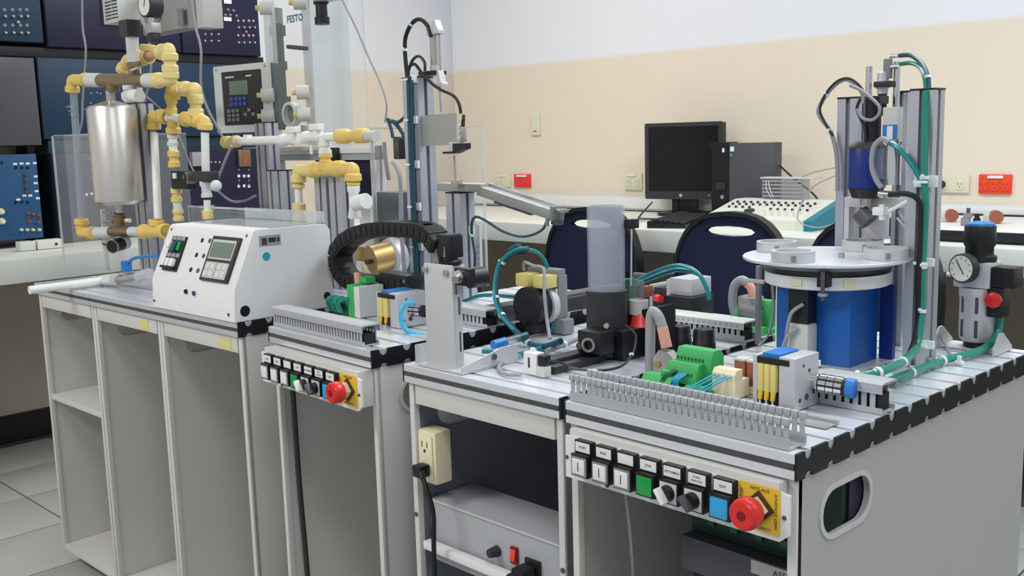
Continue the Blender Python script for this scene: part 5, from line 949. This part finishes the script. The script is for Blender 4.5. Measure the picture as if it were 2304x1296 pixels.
# operator terminal
a, b_ = FA.y(484, 152, .56), FA.y(600, 160, .56)
t = T('operator_terminal', 'grey operator terminal with small screen and keypad in a pale frame', 'control terminal', FA, (-.93, .56, .45), yaw=.16, local=True); W, Hh = .118, .098; t.loc = V((FA.y(551, 222, .56).x, .56, FA.y(551, 222, .56).z))
t.p('frame', 'pvc_grey_white').prism(rrect(-W, W, -Hh, Hh, .006), 'y', -.012, .0, [rrect(-W+.034, W-.028, -Hh+.022, Hh-.018, .004)]); t.p('back_box', 'rack_teal').bx(-W+.01, W-.002, .001, .05, -Hh+.004, Hh-.002, .003)
t.p('support_post', 'column_aluminium').bx(.02, .045, .055, .075, -t.loc.z+.001, -.02); t.p('support_arm', 'zinc').bx(.02, .045, .0505, .0548, -.06, .0)
p = t.p('panel', 'charcoal_plastic'); p.bx(-W+.0345, W-.0285, -.010, -.001, -Hh+.0225, Hh-.0185, .002); p.p('screen', 'lcd_green').bx(-.052, .028, -.0115, -.0101, .012, .052)
def hk(q): q.box((0, 0, 0), (.014, .003, .010), bev=.0012)
t.rep('function_key', 'key_blue', hk, [TR(-.045+.019*i, -.012, .0-.015*j) for i in range(4) for j in range(2)])
t.rep('number_key', 'mid_grey_plastic', hk, [TR(-.060+.019*i, -.012, -.034-.013*j) for i in range(3) for j in range(3)]+[TR(.012+.017*i, -.012, -.034-.012*abs(i-1)) for i in range(3)])
p.p('badge', 'paper').bx(-.068, -.03, -.0112, -.0101, .062, .066); p.p('badge', 'paper').bx(.022, .046, -.0112, -.0101, .062, .066)
def sc_(q): q.cyl((0, 0, 0), (0, -.002, 0), .004, n=8)
t.rep('screw', 'steel', sc_, [TR(sx*(W-.012), -.012, sz*(Hh-.010)) for sx in (-1, 1) for sz in (-1, 1)])
# white manifold
pw = Pipe('pvc_manifold', 'white plastic pipe manifold with two taps and a yellow bridge behind the control box', .40, FA.y(670, 500, .4))
pw.coup((505, 320), (536, 318), 'cpvc_yellow', .0125, .0165); pw.run([(534, 318), (636, 315)], .0112); pw.t.p('stub', 'pvc_white').bx(FA.y(553, 308, .4).x, FA.y(562, 308, .4).x, .392, .408, FA.y(557, 312, .4).z, FA.y(557, 303, .4).z)
for px, py in ((660, 312), (712, 306)):
    pw.t.p('tap_body', 'pvc_white').lathe(FA.y(px-28, py+4, .4), FA.y(px+24, py-1, .4)-FA.y(px-28, py+4, .4), [(.011, 0), (.016, .003), (.016, .016), (.0125, .02), (.0125, .05), (.016, .054), (.016, .068), (.012, .07)], 16)
    a = FA.y(px, py-22, .395); pw.t.p('tap_handle', 'pvc_white').bx(a.x-.022, a.x+.02, .385, .405, a.z-.010, a.z+.006, .004); pw.t.p('tap_stem', 'pvc_white').cyl(FA.y(px, py-14, .395), FA.y(px, py, .395), .008, n=10)
pw.run([(735, 308), (765, 308)], .0105); pw.coup((760, 307), (826, 305), 'cpvc_gold', .0135, .0175); pw.run([(822, 306), (846, 307)], .0135, 'light_grey_plastic')
pw.run([(728, 305), (732, 345)], .0125); pw.coup((730, 318), (732, 348), 'pvc_white', .0125, .0165); pw.coup((732, 344), (733, 372), 'cpvc_gold', .0135, .017); pw.tee((706, 383), (764, 380), (733, 380), (733, 368), 'cpvc_gold')
pw.elbow((708, 382), (672, 384), (672, 410)); pw.elbow((762, 380), (794, 380), (795, 408), 'cpvc_gold'); pw.coup((671, 396), (671, 424), 'cpvc_yellow', .0125, .0165); pw.run([(671, 418), (673, 462)], .0098); pw.coup((672, 456), (674, 505), 'cpvc_yellow', .0125, .0175); pw.coup((795, 396), (795, 418), 'cpvc_gold', .013, .0165)
pw.t.p('cock_body', 'pvc_white').lathe(FA.y(795, 418, .4), (0, 0, -1), [(.0155, 0), (.0155, .012), (.012, .018), (.0125, .05), (.017, .074), (.015, .078)], 16); pw.t.p('cock_knob', 'pvc_white').cyl(FA.y(800, 458, .385), FA.y(824, 452, .385), .0185, n=22); pw.t.p('hanging_tag', 'paper').bx(FA.y(697, 330, .39).x, FA.y(703, 330, .39).x, .389, .391, FA.y(700, 347, .39).z, FA.y(700, 326, .39).z)
# white frame and its parts behind
t = T('equipment_stand', 'white rectangular frame with dark panel behind the pipe bridge', 'frame', FA, FA.y(740, 510, .6)); a, b_ = FA.y(600, 345, .6), FA.y(845, 330, .6); zb_ = FA.y(840, 512, .6).z
t.p('top_bar', 'bright_paint').bx(a.x, b_.x, .60, .63, a.z-.004, a.z+.012, .001); t.p('under_bar', 'duct_grey').bx(a.x+.01, b_.x, .605, .63, a.z-.022, a.z-.0045); t.p('right_post', 'bright_paint').bx(b_.x-.026, b_.x, .60, .63, zb_, a.z-.0225, .001); c = FA.y(770, 440, .64); t.p('dark_panel', 'rack_navy').bx(c.x-.09, b_.x-.03, .62, .635, FA.y(800, 440, .62).z, a.z-.0225); t.p('black_clip', 'black_plastic').bx(FA.y(745, 350, .6).x, FA.y(765, 350, .6).x, .585, .5995, FA.y(755, 366, .6).z, FA.y(755, 332, .6).z, .001); t.p('lower_bar', 'bright_paint').bx(c.x-.09, b_.x-.03, .61, .63, FA.y(800, 468, .62).z, FA.y(800, 450, .62).z, .001); t.p('left_post', 'zinc').bx(a.x+.012, a.x+.05, .605, .63, zb_, a.z-.0225, .001)
t.p('foot_plate', 'bright_paint').bx(a.x, b_.x, .58, .64, .001, zb_-.0003)
# acrylic station with FESTO panel
t = T('acrylic_tank', 'tall clear acrylic column tank with round fittings and printed name, beside the blue racks', 'tank', FA, (-.68, .6, .37)); Y = .58
a, b_ = FA.y(603, 5, Y), FA.y(708, 5, Y); zlo = FA.y(650, 330, Y).z; zhi = FA.y(650, -60, Y).z; XL, XR = FA.y(607, 160, Y).x, FA.y(704, 160, Y).x
t.p('front_sheet', 'acrylic').bx(XL, XR, Y, Y+.004, zlo, zhi); t.p('back_sheet', 'acrylic').bx(XL, XR, Y+.12, Y+.124, zlo, zhi); t.p('left_edge', 'acrylic_edge').bx(XL-.012, XL, Y-.003, Y+.03, zlo, zhi, .001); t.p('right_edge', 'acrylic_edge').bx(XR, XR+.006, Y-.003, Y+.124, zlo, zhi, .001); t.p('white_back', 'acrylic_smoky').bx(XL-.01, XL+.03, Y+.125, Y+.13, zlo, zhi)
g = FA.y(664, 42, Y); t.p('lettering', 'logo_ink').text('FESTO', (g.x, Y-.001, g.z), (1, 0, .0), (0, 0, 1), .027, bold=.03, sx=1.0)
s = t.p('standpipe', 'charcoal_plastic'); q0, q1 = FA.y(630, 60, Y+.06), FA.y(634, 200, Y+.06); s.cyl((q0.x, Y+.05, FA.y(632, 240, Y).z), (q0.x, Y+.05, FA.y(628, 20, Y).z), .0165, n=18); s.p('collar', 'charcoal_plastic').cyl((q0.x, Y+.05, FA.y(630, 72, Y).z), (q0.x, Y+.05, FA.y(630, 48, Y).z), .024, n=8); s.p('collar', 'charcoal_plastic').cyl((q0.x, Y+.05, FA.y(633, 152, Y).z), (q0.x, Y+.05, FA.y(633, 132, Y).z), .023, n=8); s.p('green_top', 'lcd_green').cyl((q0.x, Y+.05, FA.y(628, 45, Y).z), (q0.x, Y+.05, FA.y(628, 8, Y).z), .018, n=14); s.p('lower_block', 'charcoal_plastic').bx(q0.x-.018, q0.x+.02, Y+.03, Y+.07, FA.y(634, 236, Y).z, FA.y(634, 214, Y).z, .002)
a, b_ = FA.y(648, 105, Y-.01), FA.y(690, 109, Y-.01); t.p('slot_bar', 'dark_grey_metal').tube([a, b_], .006, 10, 0)
for px, py in ((602, 18), (678, 6), (605, 214), (685, 208), (606, 261), (688, 258)):
    c = FA.y(px, py, Y-.012); k = t.p('round_fitting', 'light_grey_plastic'); k.cyl((c.x+.012, Y-.004, c.z), (c.x-.010, Y-.030, c.z), .0195, n=20); k.p('yellow_tip', 'pale_yellow_plastic').cyl((c.x-.0105, Y-.031, c.z), (c.x-.018, Y-.040, c.z), .0075, n=10)
c = FA.y(655, 257, Y-.02); k = t.p('flange_ring', 'pvc_grey_white'); k.ring((c.x, Y-.028, c.z), (0, 1, 0), .034, .026, .02, 32); k.p('grey_disc', 'mid_grey_plastic').cyl((c.x, Y-.012, c.z), (c.x, Y-.010, c.z), .027, n=28)
t.p('drain_pipe', 'matte_silver').tube([(c.x-.01, Y+.03, c.z-.03), (c.x-.02, Y+.03, zlo+.01)], .010, 10)
t.p('tank_base', 'white_paint').bx(XL-.01, XR+.006, Y, Y+.12, zlo-.012, zlo-.0005, .002)
t = T('level_switch', 'black cylindrical level switch hanging beside the top of the acrylic column', 'sensor', FA, FA.y(724, 30, .56)); t.p('grey_head', 'cable_grey').cyl(FA.y(721, -10, .56), FA.y(722, 4, .56), .020, n=18); t.p('barrel', 'black_plastic').lathe(FA.y(722, 4, .56), FA.y(725, 48, .56)-FA.y(722, 4, .56), [(.02, 0), (.02, .005), (.015, .008), (.0155, .038), (.0195, .04), (.0195, .058)], 20); t.p('holder', 'acrylic_smoky').bx(FA.y(721, -10, .56).x-.01, FA.y(721, -10, .56).x+.16, .58, .586, FA.y(722, 4, .56).z-.0, FA.y(722, 4, .56).z+.06)
# acrylic splash box at the far left
a, b_ = FA.y(64, 310, .35), FA.y(120, 306, .22)
t = T('acrylic_shield', 'clear acrylic splash shield standing at the far left behind the steel tank', 'shield', FA, (FA.y(120, 620, .22).x, .22, .0005)); XL = FA.y(122, 320, .24).x; zt_ = FA.y(122, 306, .24).z
t.p('front_sheet', 'acrylic').bx(XL, XL+.36, .27, .273, .001, zt_); t.p('side_sheet', 'acrylic').bx(XL-.003, XL, .24, .69, .001, zt_); t.p('lit_edge', 'acrylic_edge').bx(XL-.005, XL+.001, .234, .2395, .001, zt_); t.p('lit_edge', 'acrylic_edge').bx(XL-.003, XL, .24, .69, zt_+.0003, zt_+.003); t.p('lit_edge', 'acrylic_edge').bx(XL+.001, XL+.36, .27, .273, zt_+.0003, zt_+.003)
# copper coloured motor and water reservoir
c = FA.y(850, 580, .5)
t = T('pump_motor', 'copper gold cylinder with a shiny silver dome seen through the black chain', 'motor', FA, (c.x, .5, .0005))
t.p('gold_barrel', 'gold_metal').cyl(FA.y(834, 585, .46), FA.y(876, 574, .51), .036, n=28); t.p('silver_dome', 'cast_aluminium').lathe(FA.y(872, 580, .505), FA.y(898, 574, .54)-FA.y(872, 580, .505), [(.037, 0), (.046, .006), (.049, .02), (.044, .035), (.02, .045)], 28); t.p('yellow_block', 'cpvc_gold').bx(FA.y(798, 565, .5).x, FA.y(822, 565, .5).x, .50, .52, FA.y(810, 588, .5).z, FA.y(810, 555, .5).z, .002); t.p('cream_base', 'cream_plastic').bx(FA.y(812, 600, .47).x, FA.y(842, 600, .47).x, .47, .5, .001, FA.y(812, 592, .47).z, .004); t.p('stand', 'gold_metal').bx(FA.y(848, 620, .5).x, FA.y(870, 620, .5).x, .49, .52, .001, FA.y(850, 600, .5).z); t.p('shaft', 'charcoal_plastic').cyl(FA.y(822, 590, .44), FA.y(840, 588, .46), .006, n=10)
a, b_ = FA.y(843, 432, .56), FA.y(908, 520, .56)
t = T('water_reservoir', 'dark water in a clear acrylic reservoir behind the hose column', 'reservoir', FA, (a.x, .58, .0005)); t.p('water', 'reservoir_water').bx(a.x+.004, b_.x, .562, .66, .01, a.z, .002); t.p('clear_walls', 'acrylic').bx(a.x, b_.x+.004, .558, .561, .001, FA.y(850, 280, .56).z); t.p('corner_edge', 'acrylic_edge').bx(a.x-.004, a.x-.0005, .556, .564, .001, FA.y(843, 290, .56).z); t.p('lid', 'pvc_grey_white').bx(a.x-.004, b_.x+.01, .556, .66, FA.y(850, 290, .56).z, FA.y(850, 286, .56).z)
q = FA.y(855, 345, .58); t.p('float_rod', 'mid_grey_plastic').bx(q.x-.009, q.x+.009, .57, .58, q.z-.015, q.z+.02, .001); t.p('float_rod', 'mid_grey_plastic').tube(FA.ys([(864, 320), (868, 360), (875, 405)], .58), .005, 8); t.p('float_rod', 'cable_grey').tube(FA.ys([(856, 360), (858, 395), (858, 430)], .58), .003, 6)
q = FA.y(890, 330, .5); k = t.p('valve_cluster', 'dark_grey_metal'); k.bx(q.x-.01, q.x+.012, .5, .53, q.z-.03, q.z+.024, .003); k.p('blue_coil', 'rack_navy').bx(q.x+.0135, q.x+.032, .5, .53, q.z-.03, q.z+.02, .003)
for a_ in ([(872, 268), (890, 280), (905, 300), (915, 322)], [(872, 268), (880, 290), (884, 310)], [(884, 272), (896, 275), (912, 262)], [(888, 275), (900, 290), (920, 330), (926, 370)]): k.p('fitting_hose', 'hose_dark_blue').tube(FA.ys(a_, .49), .0042, 7)
hose(FA, 'sensor_cable', 'grey cable pair running down left of the hose column to the chain', FA.ys([(884, 365), (893, 378), (900, 400), (902, 450), (903, 520), (908, 580)], .42)+[V((FA.y(908, 580, .42).x+.005, .42, .0055))], .0048, 'cable_grey', cat='cable')
a, b_ = FB.y(970, 285, .62), FB.y(1083, 285, .62); z0 = FB.y(1030, 404, .62).z
t = T('acrylic_shield', 'faint clear acrylic guard sheet standing right of the hose column', 'shield', FB, (b_.x-.1, .62, .0005)); t.p('sheet', 'acrylic').bx(a.x, b_.x, .62, .623, .001, b_.z); t.p('lit_edge', 'acrylic_edge').bx(b_.x+.0002, b_.x+.004, .619, .624, .001, b_.z); t.p('lit_edge', 'acrylic_edge').bx(a.x, b_.x, .6195, .6235, b_.z+.0002, b_.z+.003)
t = T('acrylic_shield', 'very large clear acrylic back sheet above the pipe manifold reaching out of the picture top', 'shield', FA, (-.3, .69, .2)); a = FA.y(828, 300, .68); t.p('sheet', 'acrylic').bx(-.55, a.x, .68, .684, .22, .78); t.p('lit_edge', 'acrylic_edge').bx(a.x+.0002, a.x+.002, .68, .684, .22, .78)
t.p('foot', 'acrylic_edge').bx(a.x-.05, a.x, .675, .69, .001, .2198)
# ---------------------------------------------------------------- blue electrical racks on the left counter
XR = -.42
def jack(r=.006, h=.012):
    def f(q): q.cyl((0, 0, 0), (h, 0, 0), r, r*.6, n=8)
    return f
def sock(r=.006):
    def f(q): q.cyl((0, 0, 0), (.002, 0, 0), r, n=8)
    return f
def px(a, b, d=0): return FL.x(a, b, XR+d)
def panel(name, label, y0, y1, z0, z1, m, d=.2, edge='rack_frame', cat='electrical panel'):
    t = T(name, label, cat, FL, (XR-.1, (y0+y1)/2, z0)); t.p('case', edge).bx(XR-d, XR-.006, y0, y1, z0, z1, .002); t.p('front_panel', m).bx(XR-.0055, XR, y0+.003, y1-.003, z0+.003, z1-.003, .001); return t
def grid(t, pts, m, big=.006, name='jack', h=.012):
    t.rep(name, m, jack(big, h), [M.Translation(px(a, b)) for a, b in pts])
t = panel('jack_panel', 'dark teal-blue jack panel at the top left corner', -.15, .445, .758, 1.02, 'rack_blue')
grid(t, [(x+(y-25)*.03, y) for x in (10, 28, 45, 60) for y in (37, 74)], 'chrome', .008); grid(t, [(x+(y-25)*.03, y) for x in (10, 28, 45, 60) for y in (22, 57)], 'mid_grey_plastic', .0075, 'socket', .004); grid(t, [(39, 50)], 'chrome', .009, 'centre_knob')
t = panel('jack_panel', 'wide very dark navy panel behind the pressure gauge at the top', .455, 1.0, .745, 1.02, 'rack_navy')
t = panel('jack_panel', 'dark navy jack panel with white and pink sockets left of the clear column tank', 1.003, 1.378, .745, 1.02, 'rack_navy')
grid(t, [(x, y) for x in (535, 547, 559, 571) for y in (62, 96)], 'chrome', .0075); grid(t, [(x, y) for x in (536, 548, 560, 570) for y in (47, 80)], 'pink_sheath', .006, 'socket', .004); grid(t, [(554, 72), (513, 22), (498, 22), (525, 24), (496, 33), (507, 34), (518, 34), (532, 36)], 'mid_grey_plastic', .007, 'centre_socket', .006)
grid(t, [(x, y) for x in (466, 479, 492) for y in (56,)], 'chrome', .009, 'toggle', .02); grid(t, [(x, y) for x in (462, 476, 492) for y in (42, 77, 92)], 'pink_sheath', .005, 'small_socket', .004)
for (a, b) in ((512, 4), (512, 43)): q = px(a, b); t.p('white_label', 'paper').bx(XR+.0003, XR+.002, q.y-.018, q.y+.018, q.z-.008, q.z+.008)
t = T('rack_rail', 'dark grey rack frame rails between the blue panels', 'rack', FL, (XR-.1, .8, .005)); t.p('rail', 'rack_frame').bx(XR-.16, XR-.02, -.15, 1.40, .708, .744, .002); t.p('rail', 'rack_teal').bx(XR-.16, XR-.02, .43, 1.36, .347, .398, .002)
for y in (-.15, .41, 1.385): t.p('upright', 'rack_frame').bx(XR-.30, XR-.26, y, y+.03, .001, 1.02, .002)
t = panel('instrument_case', 'plain dark grey instrument case at the left edge between two blue panels', -.15, .402, .378, .704, 'dark_grey_metal', d=.2)
t = panel('jack_panel', 'steel blue blank panel behind the round pipe loops and the operator terminal', .408, 1.40, .40, .7065, 'rack_blue')
grid(t, [(205, 210), (218, 209), (226, 211), (192, 246), (160, 240), (156, 250), (204, 232)], 'mid_grey_plastic', .005, 'small_socket', .004)
t = panel('jack_panel', 'brighter blue panel with labels and sockets at the lower left', -.15, .376, .03, .348, 'rack_bright_blue', d=.25, edge='rack_bright_blue')
for (a, b) in ((34, 369), (48, 368), (62, 368), (78, 367), (80, 397), (41, 449), (55, 440), (68, 440), (85, 446), (80, 412), (82, 430)):
    q = px(a, b); t.p('white_label', 'paper').bx(XR+.0003, XR+.0015, q.y-.007, q.y+.007, q.z-.004, q.z+.004)
grid(t, [(a, b) for a in (36, 49, 62) for b in (377, 455)], 'black_plastic', .006, 'socket', .006); grid(t, [(4, 366)], 'rack_frame', .006, 'screw', .003); grid(t, [(a, 517) for a in (48, 61, 74, 88)], 'cream_plastic', .0065, 'white_post', .014); grid(t, [(56, 392), (58, 405), (57, 420), (60, 432)], 'dark_grey_metal', .009, 'fuse', .010); grid(t, [(64, 480), (74, 482), (88, 486), (66, 498), (86, 500)], 'brown_relay', .007, 'brown_post', .012)
grid(t, [(2, 476), (4, 498)], 'cream_plastic', .013, 'round_lamp', .02)
t = panel('jack_panel', 'lower dark navy panel with white socket pairs and a brown connector', .43, 1.36, .004, .345, 'rack_navy', d=.22)
grid(t, [(x, y) for x in (538, 560) for y in (382, 406, 416)], 'mid_grey_plastic', .005, 'socket', .004)
for (a, b) in ((537, 396), (549, 396), (559, 396), (537, 419), (549, 418), (560, 419)): q = px(a, b); t.p('white_label', 'paper').bx(XR+.0003, XR+.002, q.y-.006, q.y+.006, q.z-.006, q.z+.006)
q = px(548, 357); k = t.p('brown_connector', 'brass'); k.bx(XR+.0003, XR+.012, q.y-.03, q.y+.03, q.z-.035, q.z+.04, .003); k.p('slot', 'brown_relay').bx(XR+.0125, XR+.014, q.y-.01, q.y+.01, q.z-.02, q.z+.03)
grid(t, [(a, b) for a in (448, 465, 475, 485, 494) for b in (365, 388)], 'pink_sheath', .005, 'small_socket', .004); grid(t, [(195, 438), (206, 436), (204, 357), (330, 350), (330, 430), (212, 405)], 'paper', .006, 'indicator', .004)
q = px(440, 358); t.p('relay_box', 'cable_grey').bx(XR+.0003, XR+.03, q.y-.03, q.y+.03, q.z-.03, q.z+.03, .003)
# modules hanging at the top
a, b_ = FA.y(223, 0, .45), FA.y(268, 48, .45)
t = T('plc_module', 'white and black louvred controller module at the top above the header pipe', 'controller', FA, (a.x+.1, .5, b_.z)); t.p('dark_side', 'charcoal_plastic').bx(a.x-.03, a.x+.02, .46, .55, b_.z, b_.z+.14, .002); t.p('louvred_box', 'pvc_grey_white').bx(a.x+.0205, a.x+.125, .45, .55, b_.z, b_.z+.14, .002)
def lv(q): q.box((0, 0, 0), (.038, .002, .0028))
t.rep('louvre', 'rack_frame', lv, [TR(a.x+.06, .449, b_.z+.014+.0105*i) for i in range(11)]); t.rep('louvre', 'rack_frame', lv, [TR(a.x+.105, .449, b_.z+.014+.0105*i) for i in range(11)])
a, b_ = FA.y(330, 5, .5), FA.y(462, 58, .5)
t = T('valve_island', 'grey metal valve island at the top between gauge and navy jack panel', 'valve terminal', FA, ((a.x+b_.x)/2, .5, b_.z)); t.p('body', 'zinc').bx(a.x-.04, b_.x-.08, .5, .56, b_.z+.006, b_.z+.15, .002); t.p('end_block', 'cable_grey').bx(b_.x-.079, b_.x-.04, .49, .56, b_.z-.002, b_.z+.15, .002); t.p('end_block', 'light_grey_plastic').bx(b_.x-.0395, b_.x, .495, .56, b_.z-.004, b_.z+.15, .002); q = FA.y(408, 35, .49); t.p('window', 'mid_grey_plastic').bx(q.x-.016, q.x+.016, .485, .4895, q.z-.03, q.z+.02, .002)
t.p('round_port', 'mid_grey_plastic').cyl((a.x+.07, .4995, b_.z+.06), (a.x+.07, .496, b_.z+.06), .02, n=18)
H_ = [('long grey hose hanging at the left in front of the navy rack panels', [(185, -20), (186, 60), (193, 110), (190, 170), (186, 230), (185, 270), (178, 300)], .36), ('grey hose falling from the valve island to the manifold end', [(428, -20), (440, 60), (452, 110), (452, 190), (465, 240), (488, 285), (506, 318)], .42), ('grey hose falling behind the tank top past the pipe tree', [(318, 40), (335, 90), (340, 150), (332, 200), (322, 260), (318, 300)], .34), ('thin grey hose from tank top down through the pipe tree', [(328, 215), (370, 255), (400, 300), (428, 370), (440, 390)], .34), ('grey hose from the manifold end to the small white valve', [(521, 328), (505, 365), (490, 405)], .33), ('grey hose sagging below the operator terminal', [(490, 430), (520, 452), (550, 452), (575, 440)], .40), ('thin cable hanging from the acrylic column toward the hose column', [(770, 0), (800, 60), (830, 130), (855, 185), (870, 235), (866, 275)], .50)]
for l, p_, Y in H_: hose(FA, 'air_hose', l, FA.ys(p_, Y), .0037 if 'thin' not in l else .0024, 'cable_grey')
for l, a, b, m_ in (('left white power adapter lying on the left counter', (48, 545), (84, 578), 'pvc_grey_white'), ('right pale power adapter with a black dot on the left counter', (87, 543), (145, 574), 'instrument_white')):
    p0, p1 = FL.x(a[0], b[1], -.25), FL.x(b[0], b[1], -.25); t = T('power_adapter', l, 'adapter', FL, (-.25, (p0.y+p1.y)/2, .0005)); t.p('body', m_).bx(-.30, -.25, p0.y, p1.y, .001, .035, .006)
    if 'dot' in l: t.p('dot', 'black_plastic').cyl((-.2495, (p0.y+p1.y)/2+.02, .017), (-.248, (p0.y+p1.y)/2+.02, .017), .005, n=10)
a, b_ = FA.y(298, 60, .58), FA.y(250, 0, .58); t = T('module_stand', 'slim metal post behind the tank holding the controller and valve island at the top', 'stand', FA, (a.x, .585, .0005))
t.p('post', 'column_aluminium').bx(a.x-.008, a.x+.008, .575, .595, .006, .80); t.p('foot', 'zinc').bx(a.x-.03, a.x+.03, .56, .61, .001, .0055, .001); z0 = FA.y(300, 2, .56).z; t.p('crossbar', 'column_aluminium').bx(b_.x-.02, FA.y(462, 5, .58).x+.0, .562, .5745, z0+.03, z0+.05)
finish()
